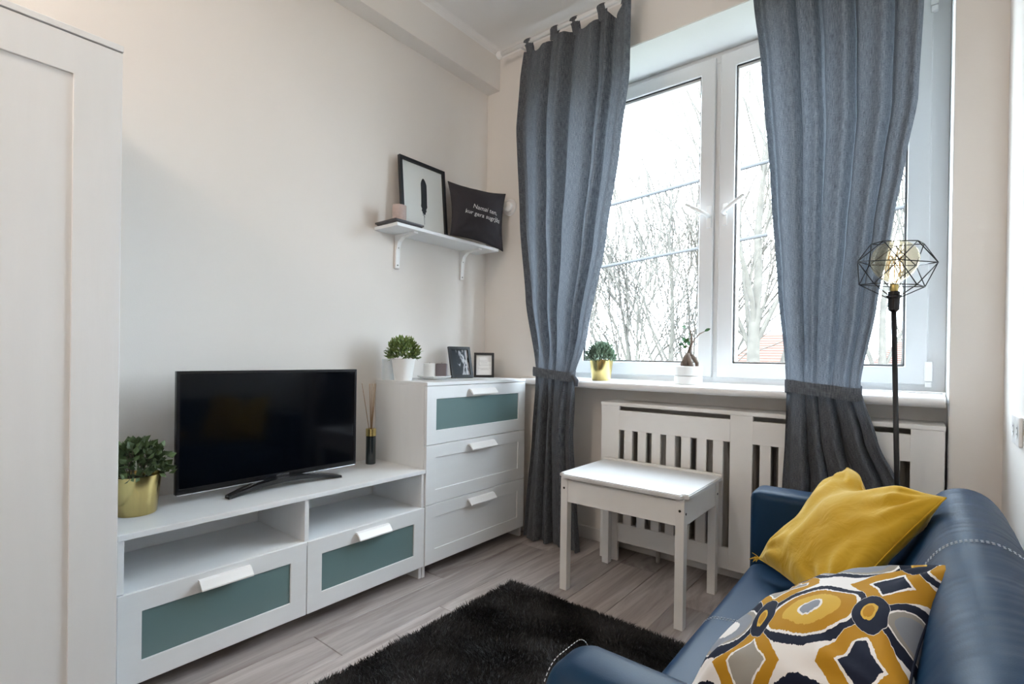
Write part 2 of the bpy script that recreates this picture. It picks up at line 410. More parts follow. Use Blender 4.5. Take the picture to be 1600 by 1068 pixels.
def extrude_profile(name, prof, axis, a0, a1, m, parent=None, smooth=False):
    """closed 2D profile swept along an axis; for 'y' profile = (x, z), for 'x' profile = (y, z), for 'z' profile = (x, y)"""
    V = []; n = len(prof)
    for a in (a0, a1):
        for p, q in prof:
            V.append({'y': (p, a, q), 'x': (a, p, q), 'z': (p, q, a)}[axis])
    F = [(i, (i+1) % n, n+(i+1) % n, n+i) for i in range(n)] + [tuple(range(n-1, -1, -1)), tuple(range(n, 2*n))]
    o = raw(name, V, F, m, parent, smooth)
    bm = bmesh.new(); bm.from_mesh(o.data); bmesh.ops.recalc_face_normals(bm, faces=bm.faces[:]); bm.to_mesh(o.data); bm.free()
    return o

def lathe(name, prof, c, m, parent=None, n=32, smooth=True, world=True):
    """prof = [(r, z)], spun about the vertical through c"""
    V = []; F = []
    for r, z in prof:
        for k in range(n):
            a = 2*PI*k/n; V.append((c[0]+r*math.cos(a), c[1]+r*math.sin(a), c[2]+z))
    for i in range(len(prof)-1):
        for k in range(n):
            F.append((i*n+k, i*n+(k+1) % n, (i+1)*n+(k+1) % n, (i+1)*n+k))
    F.append(tuple(range(n-1, -1, -1))); F.append(tuple(range((len(prof)-1)*n, len(prof)*n)))
    o = raw(name, V, F, m, parent, smooth, world)
    if smooth: sharp(o)
    return o

def sharp(o, ang=35):
    bm = bmesh.new(); bm.from_mesh(o.data)
    for e in bm.edges:
        if len(e.link_faces) == 2 and e.calc_face_angle(0) > math.radians(ang): e.smooth = False
    bm.to_mesh(o.data); bm.free()

def tube_geo(P, R, n=8, V=None, F=None, cap=True):
    """tube through points P with radii R, appended to V, F"""
    V = [] if V is None else V; F = [] if F is None else F
    P = [Vector(p) for p in P]; base = len(V)
    up = None
    for i, p in enumerate(P):
        t = (P[min(i+1, len(P)-1)] - P[max(i-1, 0)])
        if t.length < 1e-9: t = Vector((0, 0, 1))
        t.normalize()
        if up is None:
            up = Vector((0, 0, 1)) if abs(t.z) < 0.9 else Vector((1, 0, 0))
        s = t.cross(up).normalized(); up = s.cross(t).normalized()
        r = R[i] if hasattr(R, '__len__') else R
        for k in range(n):
            a = 2*PI*k/n
            V.append(tuple(p + s*(r*math.cos(a)) + up*(r*math.sin(a))))
    for i in range(len(P)-1):
        for k in range(n):
            F.append((base+i*n+k, base+i*n+(k+1) % n, base+(i+1)*n+(k+1) % n, base+(i+1)*n+k))
    if cap:
        F.append(tuple(base+k for k in range(n-1, -1, -1))); e = base+(len(P)-1)*n
        F.append(tuple(e+k for k in range(n)))
    return V, F

def tube(name, P, R, m, parent=None, n=10, smooth=True, world=True):
    V, F = tube_geo(P, R, n); return raw(name, V, F, m, parent, smooth, world)

def sphere(name, c, r, m, parent=None, seg=20, sc=(1, 1, 1)):
    bm = bmesh.new(); bmesh.ops.create_uvsphere(bm, u_segments=seg, v_segments=seg//2, radius=r)
    bmesh.ops.scale(bm, verts=bm.verts, vec=sc); bmesh.ops.translate(bm, verts=bm.verts, vec=c)
    return frombm(name, bm, m, parent, True)

def thing(name, loc, label, cat, group=None):
    o = bpy.data.objects.new(name, None); COL.objects.link(o); o.location = loc; o.empty_display_size = 0.05
    tag(o, label, cat, group); return o
def tag(o, label, cat, group=None):
    o['label'] = label; o['category'] = cat
    if group: o['group'] = group
    return o
def struct(o, label=None):
    o['kind'] = 'structure'
    if label: o['label'] = label
    return o
def sempty(name, loc=(0, 0, 0)):
    o = bpy.data.objects.new(name, None); COL.objects.link(o); o.location = loc; o['kind'] = 'structure'; return o

# ------------------------------------------------------------------ room
RW, BACK, ZC = 2.515, -4.3, 3.055          # right wall, rear wall, ceiling height
NX0, NX1, NB, WY, SOF = 0.43, 2.368, 0.145, 0.33, 2.76   # niche sides, back under the sill, window plane, soffit

fl = struct(raw('floor', [(-0.1, BACK, -0.012), (RW+.1, BACK, -0.012), (RW+.1, 0.15, -0.012), (-0.1, 0.15, -0.012)], [(0, 1, 2, 3)], 'gasket'), 'grey brown laminate floor of long planks')
PW = 0.193; gap = 0.0012
bmP = bmesh.new(); bm_box(bmP, (gap, 0, -0.012), (PW-gap, 1.285-gap*2, 0.0)); bmesh.ops.bevel(bmP, geom=[e for e in bmP.edges if all(v.co.z > -0.001 for v in e.verts)], offset=0.0012, segments=1, affect='EDGES')
mesh_pl = bpy.data.meshes.new('plank'); bmP.to_mesh(mesh_pl); bmP.free(); mesh_pl.materials.append(M['floor'])
offs = [0.1, 0.72, 0.35, 1.02, 0.55, 0.2, 0.9, 0.45, 1.15, 0.3, 0.8, 0.05, 0.6, 0.95]
for i in range(14):
    y = BACK - offs[i]
    while y < 0.15:
        if y + 1.285 > BACK + 0.2:
            x0 = -0.11 + i*PW
            y0, y1 = max(y, BACK), min(y+1.285, 0.14)
            p = bpy.data.objects.new('plank', mesh_pl); COL.objects.link(p); p.parent = fl
            p.location = (x0, y0, 0); p.scale = (1, (y1-y0)/1.285, 1)
        y += 1.285

def slab(name, lo, hi, m, label=None):
    return struct(box(name, lo, hi, m, None, bev=0), label)
slab('wall_left', (-0.12, BACK, -0.05), (0, 0.42, ZC+.1), 'wall', 'beige wall behind the television')
slab('wall_right', (RW, BACK, -0.05), (RW+.12, 0.42, ZC+.1), 'wall', 'beige wall behind the sofa')
slab('wall_rear', (-0.12, BACK-.12, -0.05), (RW+.12, BACK, ZC+.1), 'wall', 'beige rear wall behind the viewer')
slab('ceiling', (-0.12, BACK-.12, ZC), (RW+.12, 0.42, ZC+.1), 'ceil', 'white painted ceiling')
ww = sempty('wall_window'); ww['label'] = 'beige window wall with a deep niche for window and radiator'
box('pier_left', (0, 0, -0.05), (NX0, 0.42, ZC), 'wall', ww, bev=0)
box('pier_right', (NX1, 0, -0.05), (RW, 0.42, ZC), 'wall', ww, bev=0)
box('lintel', (NX0, 0, SOF), (NX1, 0.42, ZC), 'wall', ww, bev=0)
box('parapet', (NX0, NB, -0.05), (NX1, 0.42, 0.915), 'niche', ww, bev=0)
e = 0.003
box('soffit_plaster', (NX0, 0.004, SOF-e), (NX1, WY+.04, SOF), 'reveal', ww, bev=0)
box('reveal_plaster', (NX1-e, 0.004, 0.0), (NX1, WY+.04, SOF-e), 'reveal', ww, bev=0)
box('reveal_plaster', (NX0, 0.004, 0.0), (NX0+e, WY+.04, SOF-e), 'reveal', ww, bev=0)
# ceiling beam along the television wall, cornice coves
struct(box('trim_1', (0, BACK, 2.81), (0.1034, 0, ZC), 'wall', None, bev=0.001), 'boxed beam under the ceiling above the television wall')
def cove_prof(r, n=6):
    return [(0, 0), (0, -r)] + [(r - r*math.cos(a), -r + r*math.sin(a)) for a in [PI/2*k/n for k in range(1, n)]] + [(r, 0)]
cr = 0.038
struct(extrude_profile('trim_2', [(0.1034+a, ZC+b) for a, b in cove_prof(cr)], 'y', BACK, 0, 'ceil', None), 'concave cornice between beam and ceiling')
struct(extrude_profile('trim_3', [(0-a, ZC+b) for a, b in cove_prof(cr)], 'x', 0.1034, RW, 'ceil', None), 'concave cornice above the curtain rod')
# baseboards
def base(name, lo, hi): struct(box(name, lo, hi, 'paint', None, bev=0.004), 'low white baseboard')
base('baseboard_niche', (NX0+e, NB-0.014, 0), (NX1-e, NB, 0.075))
base('baseboard_right', (NX1, -0.014, 0), (RW, 0, 0.075))
base('baseboard_left', (0.0, -0.014, 0), (NX0, 0, 0.075))
base('baseboard_tv', (0, BACK, 0), (0.014, -0.014, 0.075))
base('baseboard_sofa', (RW-0.014, BACK, 0), (RW, -0.014, 0.075))

# ------------------------------------------------------------------ window
win = sempty('window_1', (1.40, WY, 0.95)); win['label'] = 'white plastic double casement window with two panes'
fx0, fx1, fz0, fz1 = NX0+e, NX1-e, 0.952, SOF-e
ring('window_frame', 'y', WY, WY+.07, (fx0, fx1, fz0, fz1), (fx0+0.075, fx1-0.075, fz0+0.06, fz1-0.06), 'pvc', win, 0.003)
box('mullion', (1.372, WY+.004, fz0+.04), (1.418, WY+.066, fz1-.045), 'pvc', win, 0.002)
for s, (sx0, sx1, gx0, gx1) in enumerate(((0.494, 1.383, 0.577, 1.302), (1.412, 2.304, 1.496, 2.219))):
    sash = ring('sash', 'y', WY-.022, WY+.05, (sx0, sx1, 0.985, 2.728), (gx0-.004, gx1+.004, 1.063, 2.648), 'pvc', win, 0.004)
    sash['label'] = 'left casement sash' if s == 0 else 'right casement sash'
    ring('gasket', 'y', WY-.012, WY-.004, (gx0-.0045, gx1+.0045, 1.0625, 2.6485), (gx0, gx1, 1.067, 2.644), 'gasket', sash, 0)
    ring('glazing_bead', 'y', WY-.003, WY+.045, (gx0-.004, gx1+.004, 1.063, 2.648), (gx0+.006, gx1-.006, 1.073, 2.632), 'pvc', sash, 0)
    raw('pane', [(gx0, WY+.02, 1.066), (gx1, WY+.02, 1.066), (gx1, WY+.02, 2.645), (gx0, WY+.02, 2.645)], [(0, 1, 2, 3)], 'glass', sash)
    # handle: base plate and slanted lever
    hx = 1.362 if s == 0 else 1.446
    d = -1 if s == 0 else 1
    box('handle_plate', (hx-.013, WY-.032, 1.80), (hx+.013, WY-.022, 1.92), 'handle', sash, 0.004)
    V, F = tube_geo([(hx, WY-.03, 1.862), (hx, WY-.065, 1.864), (hx+d*.02, WY-.078, 1.876), (hx+d*.11, WY-.08, 1.935)], [.010, .011, .0115, .010], 10)
    raw('handle', V, F, 'handle', sash, True)
    bx = sx1+.001 if s == 1 else sx0-.001
    for zz in (1.0, 2.62):
        box('hinge', (bx-.012, WY-.036, zz), (bx+.016, WY-.012, zz+.085), 'handle', sash, 0.003)
        box('hinge_pin', (bx-.010, WY-.034, zz-.026), (bx+.014, WY-.012, zz-.003), 'handle', sash, 0.003)
V = []; prof = []
for k in range(9):
    a = PI/2 - PI*k/8
    prof.append((-0.045 - 0.0195*math.cos(a), 0.932 + 0.0195*math.sin(a)))
prof = [(WY, 0.9515)] + prof + [(NB-.002, 0.9125), (NB-.002, 0.915), (WY, 0.915)]
ws = extrude_profile('window_sill', prof, 'x', NX0+e+.001, 2.355, 'sill', win, True); sharp(ws, 40)
ear = [(-0.001, 0.9515)] + prof[1:-3] + [(-0.001, 0.9125)]
we = extrude_profile('sill_end', ear, 'x', 0.352, NX0+e+.0005, 'sill', win, True); sharp(we, 40)

# ------------------------------------------------------------------ radiator and its cover
rad = thing('radiator', (1.63, 0.07, 0.10), 'pale ribbed radiator glimpsed through the slats of the white cover', 'radiator')
for k in range(20):
    x = 1.03 + k*0.0615
    box('rib', (x, 0.03, 0.14), (x+0.040, 0.115, 0.72), 'radiator', rad, 0.012, 2, True)
tube('pipe', [(1.0, 0.07, 0.17), (2.28, 0.07, 0.17)], 0.016, 'radiator', rad)
tube('pipe', [(1.0, 0.07, 0.69), (2.28, 0.07, 0.69)], 0.016, 'radiator', rad)
for x in (1.2, 2.1): tube('foot', [(x, 0.07, 0), (x, 0.07, 0.155)], 0.012, 'radiator', rad)

cov = thing('radiator_cover', (1.635, 0.0, 0.0), 'long white slatted radiator cover under the window sill', 'radiator cover')
cy0, cy1 = -0.05, -0.032
def cb(name, x0, x1, z0, z1): return box(name, (x0, cy0, z0), (x1, cy1, z1), 'paint', cov, 0.0012)
cb('stile', 0.915, 1.020, 0, 0.826); cb('stile', 1.589, 1.687, 0.105, 0.826); cb('stile', 2.253, 2.355, 0, 0.826)
for x0, x1 in ((1.020, 1.589), (1.687, 2.253)):
    cb('rail', x0, x1, 0.700, 0.804); cb('rail', x0, x1, 0.105, 0.204)
    n = 7; pitch = (x1-x0-0.031)/n
    for k in range(n):
        xs = x0 + 0.031 + k*pitch
        cb('slat', xs, xs+pitch-0.031, 0.204, 0.700)
box('top_board', (0.912, -0.053, 0.826), (2.357, NB-.001, 0.845), 'paint', cov, 0.003)
box('side_panel', (0.916, cy1, 0), (0.934, NB-.016, 0.826), 'paint', cov, 0.001)
box('side_panel', (2.336, cy1, 0), (2.354, NB-.016, 0.826), 'paint', cov, 0.001)

# ------------------------------------------------------------------ drawers, tv bench, chest
HP = [(0, 0.004), (0.010, 0.004), (0.016, 0.001), (0.036, -0.021), (0.036, -0.026), (0.030, -0.026), (0.013, -0.007), (0.008, -0.004), (0, -0.004)]
def drawer(parent, x1, y0, y1, z0, z1, glass, hz, hl, label):
    g = 0.0016
    y0 += g; y1 -= g; z0 += g; z1 -= g
    gy0, gy1 = y0+0.062, y1-0.064
    gz1 = z1-0.064; gz0 = z0+0.068
    o = ring('drawer_front', 'x', x1-0.019, x1, (y0, y1, z0, z1), (gy0, gy1, gz0, gz1), 'lam', parent, 0.0012)
    o['label'] = label
    if glass:
        box('glass_panel', (x1-0.011, gy0-.001, gz0-.001), (x1-0.006, gy1+.001, gz1+.001), 'frost', o, 0)
    else:
        box('recessed_panel', (x1-0.015, gy0-.001, gz0-.001), (x1-0.005, gy1+.001, gz1+.001), 'lam', o, 0)
    yc = (y0+y1)/2
    h = extrude_profile('handle', [(x1+a, hz+b) for a, b in HP], 'y', yc-hl/2, yc+hl/2, 'handle', o)
    # frame joints: hair-thin grooves between rails and stiles
    for yy0, yy1 in ((y0+.002, gy0-.001), (gy1+.001, y1-.002)):
        for zz in (gz0, gz1):
            box('joint_line', (x1-.0004, yy0, zz-.0006), (x1+.0002, yy1, zz+.0006), 'lamv', o, 0)
    return o

BY0, BY1, CY1 = -2.0615, -0.8615, -0.0815
DB = 0.41
ben = thing('tv_bench', (0.2, (BY0+BY1)/2, 0), 'low white television bench with two frosted glass drawers', 'tv bench')
t = 0.018
box('top_board', (0.004, BY0, 0.511), (DB, BY1-.0008, 0.53), 'lam', ben, 0.0015)
box('side_panel', (0.006, BY0+.001, 0), (DB-.022, BY0+t, 0.511), 'lamv', ben, 0.001)
box('side_panel', (0.006, BY1-t, 0), (DB-.022, BY1-.001, 0.511), 'lamv', ben, 0.001)
ym = (BY0+BY1)/2
box('divider', (0.012, ym-t/2, 0.348), (DB-.008, ym+t/2, 0.511), 'lamv', ben, 0.001)
box('divider_lower', (0.012, ym-t/2, 0.066), (DB-.024, ym+t/2, 0.330), 'lamv', ben, 0.001)
box('compartment_floor', (0.012, BY0+t, 0.330), (DB-.006, BY1-t, 0.348), 'lam', ben, 0.001)
box('front_edge', (DB-.022, BY1-t, 0.348), (DB-.008, BY1-.0015, 0.511), 'lamv', ben, 0.0008)
box('front_edge', (DB-.022, BY0+.0015, 0.348), (DB-.008, BY0+t, 0.511), 'lamv', ben, 0.0008)
box('back_panel', (0.006, BY0+t, 0.06), (0.012, BY1-t, 0.511), 'lam', ben, 0)
box('bottom_panel', (0.012, BY0+t, 0.052), (DB-.03, BY1-t, 0.066), 'lam', ben, 0)
drawer(ben, DB-.003, BY0, ym, 0.060, 0.347, True, 0.322, 0.165, 'left frosted drawer')
drawer(ben, DB-.003, ym, BY1, 0.060, 0.347, True, 0.322, 0.165, 'right frosted drawer')

ch = thing('chest_of_drawers', (0.2, (BY1+CY1)/2, 0), 'white chest of three drawers in the corner, top drawer frosted', 'chest of drawers')
DC = 0.412
box('top_board', (0.004, BY1+.0005, 0.934), (DC, CY1, 0.95), 'lam', ch, 0.0015)
box('side_panel', (0.006, BY1+.001, 0), (DC-.021, BY1+t, 0.934), 'lamv', ch, 0.001)
box('side_panel', (0.006, CY1-t, 0), (DC-.021, CY1-.001, 0.934), 'lamv', ch, 0.001)
box('back_panel', (0.006, BY1+t, 0.06), (0.012, CY1-t, 0.934), 'lam', ch, 0)
box('bottom_panel', (0.012, BY1+t, 0.052), (DC-.03, CY1-t, 0.066), 'lam', ch, 0)
for (z0, z1, g, lb) in ((0.644, 0.933, True, 'top drawer with frosted glass'), (0.352, 0.644, False, 'middle plain drawer'), (0.060, 0.352, False, 'bottom plain drawer')):
    drawer(ch, DC-.001, BY1, CY1, z0, z1, g, z1-0.028, 0.20, lb)

# ------------------------------------------------------------------ wardrobe
wd = thing('wardrobe', (0.26, -2.5, 0), 'tall white wardrobe at the left edge of the room', 'wardrobe')
WX, WY1, WY0, WZ = 0.525, -2.088, -3.26, 1.927
box('top_board', (0.004, WY0, WZ-.017), (WX+.002, WY1, WZ), 'lam', wd, 0.0012)
box('side_panel', (0.004, WY1-t, 0), (WX-.022, WY1-.0005, WZ-.017), 'lamv', wd, 0.001)
box('side_panel', (0.004, WY0+.0005, 0), (WX-.022, WY0+t, WZ-.017), 'lamv', wd, 0.001)
box('back_panel', (0.004, WY0+t, 0.05), (0.012, WY1-t, WZ-.017), 'lam', wd, 0)
box('bottom_panel', (0.012, WY0+t, 0.04), (WX-.03, WY1-t, 0.058), 'lam', wd, 0)
dw = (WY1-WY0)/3
for k in range(3):
    y1 = WY1 - k*dw - .0015; y0 = WY1 - (k+1)*dw + .0015
    d = ring('door', 'x', WX-.020, WX, (y0, y1, 0.045, WZ-.0205), (y0+.098, y1-.104, 0.15, WZ-.121), 'lamv', wd, 0.0012)
    box('door_panel', (WX-.016, y0+.097, 0.149), (WX-.0065, y1-.103, WZ-.12), 'lamv', d, 0)
    for zz in (0.15, WZ-.121):
        pass
    for yy in (y0+.098, y1-.104):
        box('joint_line', (WX-.0004, yy-.0006, WZ-.121), (WX+.0002, yy+.0006, WZ-.022), 'lam', d, 0)
    if k: extrude_profile('handle', [(WX+a, 1.0+b) for a, b in HP], 'y', y0+.02, y0+.07, 'handle', d)

# ------------------------------------------------------------------ television
tv = thing('television', (0.2, -1.47, 0.53), 'flat black television standing on the white bench', 'television')
tx = 0.195; ty0, ty1, tz0, tz1 = -1.846, -1.108, 0.567, 1.012
box('casing', (tx-.045, ty0+.01, tz0+.02), (tx-.010, ty1-.01, tz1-.02), 'black', tv, 0.008)
ring('bezel', 'x', tx-.014, tx+.004, (ty0, ty1, tz0, tz1), (ty0+.012, ty1-.012, tz0+.020, tz1-.012), 'black', tv, 0.0015)
box('screen', (tx-.010, ty0+.0115, tz0+.0195), (tx+.001, ty1-.0115, tz1-.0115), 'screen', tv, 0)
box('chin_strip', (tx-.012, ty0+.004, tz0-.004), (tx+.004, ty1-.004, tz0), 'silver', tv, 0.0008)
# curved boomerang foot
P = []
for k in range(21):
    s = k/20; y = -1.690 + s*0.475
    P.append((y, 0.215 + 0.0*s - 0.0, 0.0))
V = []; F = []
for k in range(21):
    s = k/20*2-1
    y = -1.452 + s*0.236
    zc = 0.5305 + 0.024*(1-s*s)
    w = 0.020 + 0.016*(1-s*s)
    xc = 0.235 - 0.030*(1-s*s)
    for dx, dz in ((-w, 0), (w, 0), (w*0.85, 0.010+0.006*(1-s*s)), (-w*0.85, 0.010+0.006*(1-s*s))):
        V.append((xc+dx, y, zc+dz if k not in (0, 20) else 0.5305+dz))
for k in range(20):
    for j in range(4): F.append((k*4+j, k*4+(j+1) % 4, k*4+4+(j+1) % 4, k*4+4+j))
F += [(3, 2, 1, 0), (80, 81, 82, 83)]
raw('foot', V, F, 'black', tv)
box('neck', (tx-.03, -1.52, 0.553), (tx-.012, -1.39, 0.60), 'black', tv, 0.003)

def text_mesh(body, size, fit=None):
    cu = bpy.data.curves.new('t', 'FONT'); cu.body = body; cu.size = size; cu.align_x = 'CENTER'; cu.resolution_u = 3
    ob = bpy.data.objects.new('t', cu); COL.objects.link(ob)
    dg = bpy.context.evaluated_depsgraph_get(); me = bpy.data.meshes.new_from_object(ob.evaluated_get(dg))
    V = np.array([v.co[:] for v in me.vertices]); F = [tuple(p.vertices) for p in me.polygons]
    bpy.data.objects.remove(ob); bpy.data.curves.remove(cu); bpy.data.meshes.remove(me)
    return V, F
V, F = text_mesh('HITACHI', 0.0135)
raw('logo', [(tx+.0046, -1.457+p[0], tz0+.0055+p[1]) for p in V], F, 'silver', tv)

# ------------------------------------------------------------------ plants
def foliage(name, c, rx, rz, n, ls, m, parent, seed, up=0.5, narrow=0.45, stems=True):
    r = np.random.default_rng(seed); V = []; F = []; T = []
    for i in range(n):
        a = r.uniform(0, 2*PI); ph = math.acos(r.uniform(-0.15, 1)); rad = r.uniform(0.45, 1.0)**0.6
        d = np.array([math.sin(ph)*math.cos(a), math.sin(ph)*math.sin(a), math.cos(ph)])
        p = np.array(c) + d*np.array([rx, rx, rz])*rad*(1+0.13*math.sin(5*a+seed)*math.sin(ph))
        dirv = d*0.9 + np.array([0, 0, up]) + r.normal(0, 0.5, 3); dirv /= np.linalg.norm(dirv)
        s = np.cross(dirv, r.normal(0, 1, 3)); s /= np.linalg.norm(s); nn = np.cross(dirv, s)
        L = ls*r.uniform(0.7, 1.3); wd_ = L*narrow*r.uniform(0.8, 1.2)
        b = len(V)
        for (q, w, h) in ((0, 0, 0), (0.45, 0.5, 0.08), (0.45, -0.5, 0.08), (1, 0, -0.05), (0.5, 0, 0)):
            V.append(p + dirv*L*q + s*wd_*w + nn*L*h)
        F += [(b, b+1, b+4), (b, b+4, b+2), (b+1, b+3, b+4), (b+2, b+4, b+3)]
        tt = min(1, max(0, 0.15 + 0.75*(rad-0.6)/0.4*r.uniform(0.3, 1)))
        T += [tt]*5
    o = raw(name, V, F, m, parent, False, tint=T); o['kind'] = 'stuff'; return o

def pot(parent, c, rt, rb, h, m, n=40):
    lathe('pot', [(rb*0.96, 0), (rb, 0.003), (rt, h), (rt-.0025, h+.0005), (rt-.0035, h-.002), (rt-.006, h-.018)], c, m, parent, n)
    lathe('soil', [(rt-.0068, h-.022), (rt-.007, h-.017), (0.001, h-.012)], c, 'soil', parent, 24)

gp = thing('potted_plant', (0.185, -1.957, 0.5302), 'bushy dark green plant in a shiny brass pot beside the wardrobe', 'potted plant')
c = (0.185, -1.957, 0.5302); pot(gp, c, 0.071, 0.058, 0.132, 'gold')
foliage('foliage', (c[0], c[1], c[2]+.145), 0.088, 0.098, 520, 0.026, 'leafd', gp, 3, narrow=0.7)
V, F = [], []
r5 = np.random.default_rng(5)
for k in range(16):
    a = r5.uniform(0, 2*PI); q = r5.uniform(0.3, 1)
    tube_geo([(c[0]+.02*math.cos(a), c[1]+.02*math.sin(a), c[2]+.115), (c[0]+.05*q*math.cos(a), c[1]+.05*q*math.sin(a), c[2]+.18), (c[0]+.085*q*math.cos(a), c[1]+.085*q*math.sin(a), c[2]+.15+.10*(1-q*.5))], [.0016, .0012, .0008], 5, V, F)
raw('stems', V, F, 'ficus', gp, True)['kind'] = 'stuff'

wp = thing('potted_plant', (0.17, -0.812, 0.9502), 'small round green plant in a plain white pot on the chest', 'potted plant')
c = (0.17, -0.812, 0.9502); pot(wp, c, 0.0605, 0.045, 0.113, 'ceramic')
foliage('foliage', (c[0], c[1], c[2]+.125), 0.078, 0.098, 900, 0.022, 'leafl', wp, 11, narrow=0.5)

sp = thing('potted_plant', (0.825, 0.10, 0.9517), 'fine leaved sage green plant in a brass pot on the window sill', 'potted plant')
c = (0.825, 0.10, 0.9517); pot(sp, c, 0.068, 0.054, 0.122, 'gold')
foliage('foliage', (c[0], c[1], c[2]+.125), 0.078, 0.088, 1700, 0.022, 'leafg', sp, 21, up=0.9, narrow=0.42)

fb = thing('potted_ficus', (1.335, 0.10, 0.9517), 'ginseng ficus bonsai with thick roots in a white pot on the sill', 'potted plant')
c = (1.335, 0.10, 0.9517)
lathe('saucer', [(0.066, 0), (0.069, 0.003), (0.069, 0.042), (0.066, 0.0435)], c, 'ceramic', fb, 40)
lathe('pot', [(0.066, 0.046), (0.069, 0.048), (0.070, 0.092), (0.067, 0.094), (0.064, 0.090), (0.063, 0.080)], c, 'ceramic', fb, 40)
lathe('soil', [(0.0625, 0.078), (0.0624, 0.083), (0.001, 0.086)], c, 'soil', fb, 24)
Rv = np.array((_R.x, _R.y, 0)); Rv /= np.linalg.norm(Rv); Dv = np.array((-Rv[1], Rv[0], 0))
def fp(a, d, z): return tuple(np.array(c) + Rv*a + Dv*d + np.array((0, 0, z)))
V, F = [], []
for pts, rr in (([fp(-.012, 0, .085), fp(-.022, 0, .115), fp(-.010, 0, .140), fp(0.0, 0, .160)], [.013, .016, .017, .013]),
                ([fp(.045, 0, .083), fp(.046, .005, .110), fp(.030, .005, .138), fp(.006, 0, .155)], [.008, .010, .012, .011]),
                ([fp(-.030, .01, .083), fp(-.030, .01, .105), fp(-.015, .008, .135), fp(0, 0, .150)], [.006, .009, .011, .010]),
                ([fp(.012, -.014, .083), fp(.006, -.012, .105), fp(.0, -.006, .130), fp(0.002, 0, .150)], [.014, .014, .013, .010]),
                ([fp(0.0, 0, .150), fp(.006, 0, .180), fp(.016, 0, .215), fp(.014, 0, .250), fp(.006, 0, .285)], [.013, .010, .007, .0045, .003]),
                ([fp(.012, 0, .200), fp(.030, 0, .235), fp(.055, 0, .262), fp(.080, 0, .275)], [.005, .004, .003, .002]),
                ([fp(.014, 0, .250), fp(.024, 0, .275), fp(.040, 0, .305)], [.003, .0025, .0015]),
                ([fp(.008, 0, .185), fp(-.012, 0, .200), fp(-.022, 0, .215)], [.004, .003, .002])):
    tube_geo(pts, rr, 9, V, F)
raw('trunk', V, F, 'ficus', fb, True)
def big_leaf(base_, tip, w):
    b0 = np.array(base_); tp = np.array(tip); d = tp-b0; L = np.linalg.norm(d); d /= L
    s = np.cross(d, -Dv+np.array((0, 0, .6))); s /= np.linalg.norm(s); nn = np.cross(s, d)
    V = [b0]; 
    for q in (0.25, 0.5, 0.75):
        ww_ = 1.35*w*math.sin(PI*q)**0.8
        V += [b0+d*L*q+s*ww_+nn*.003, b0+d*L*q, b0+d*L*q-s*ww_+nn*.003]
    V.append(tp)
    F = [(0, 1, 2), (0, 2, 3), (1, 4, 5, 2), (2, 5, 6, 3), (4, 7, 8, 5), (5, 8, 9, 6), (7, 10, 8), (8, 10, 9)]
    raw('leaf', V, F, 'leaff', fb, True, tint=rng.uniform(0, 1, 11))
for a0, z0, a1, z1, w in ((.078, .274, .108, .290, .006), (-.014, .290, -.045, .300, .007), (-.022, .215, -.038, .245, .008), (-.020, .210, -.005, .240, .008), (-.022, .205, -.060, .205, .006),
                          (-.015, .200, -.030, .185, .008), (.0, .20, -.012, .225, .008), (.006, .25, -.010, .262, .004), (-.03, .2, -.05, .215, .006)):
    big_leaf(fp(a0, -.004, z0), fp(a1, -.010, z1), w)

# ------------------------------------------------------------------ reed diffuser
rd = thing('reed_diffuser', (0.085, -0.949, 0.5302), 'slim black reed diffuser with brass collar between television and chest', 'diffuser')
c = (0.10, -0.955, 0.5302)
lathe('bottle', [(0.023, 0), (0.0245, 0.002), (0.0245, 0.138), (0.022, 0.140)], c, 'bottle', rd, 28)
lathe('collar', [(0.0235, 0.1402), (0.0255, 0.142), (0.0255, 0.178), (0.010, 0.180), (0.009, 0.176)], c, 'gold', rd, 28)
for k, (a, d) in enumerate(((-.052, .01), (-.010, -.004), (-.004, .006), (.006, .0), (.012, .008), (.016, -.006), (.020, .004))):
    b0 = np.array((c[0], c[1], c[2]+.15)) + Rv*a*.12; b1 = np.array((c[0], c[1], c[2]+.405)) + Rv*a + Dv*d
    tube('reed', [tuple(b0), tuple(b1)], 0.0017, 'wood', rd, 6)

# ------------------------------------------------------------------ things on the chest
cup = thing('cup', (0.060, -0.822, 0.9502), 'pale bluish white cup half hidden behind the white plant pot', 'cup')
lathe('body', [(0.031, 0), (0.033, 0.002), (0.034, 0.110), (0.0325, 0.110), (0.032, 0.02)], (0.060, -0.822, 0.9502), 'bluecup', cup, 32)
lathe('inside', [(0.0315, 0.015), (0.0317, 0.018), (0.001, 0.02)], (0.060, -0.822, 0.9502), 'bluecup', cup, 24)

dcx, dcy = 0.175, -0.600
dish = tag(lathe('dish', [(0.050, 0), (0.056, 0.001), (0.092, 0.017), (0.093, 0.021), (0.070, 0.008), (0.001, 0.0075)], (dcx, dcy, 0.9502), 'ceramic', None, 8, smooth=False), 'shallow pale octagonal dish under the two candles', 'dish')
cw = thing('candle', (dcx, dcy, 0.958), 'white pillar candle on the dish on the chest', 'candle')
pw = np.array((dcx, dcy, 0)) - Rv*.028 - Dv*.004
lathe('body', [(0.031, 0), (0.0325, 0.003), (0.0325, 0.078), (0.030, 0.081), (0.001, 0.077)], (pw[0], pw[1], 0.9582), 'waxw', cw, 28)
tube('wick', [(pw[0], pw[1], 1.033), (pw[0]+.002, pw[1], 1.043)], 0.001, 'ink', cw, 5)
cg = thing('candle', (dcx, dcy, 0.958), 'mauve grey block candle beside the white candle on the dish', 'candle')
pg = np.array((dcx, dcy, 0)) + Rv*.036 + Dv*.016
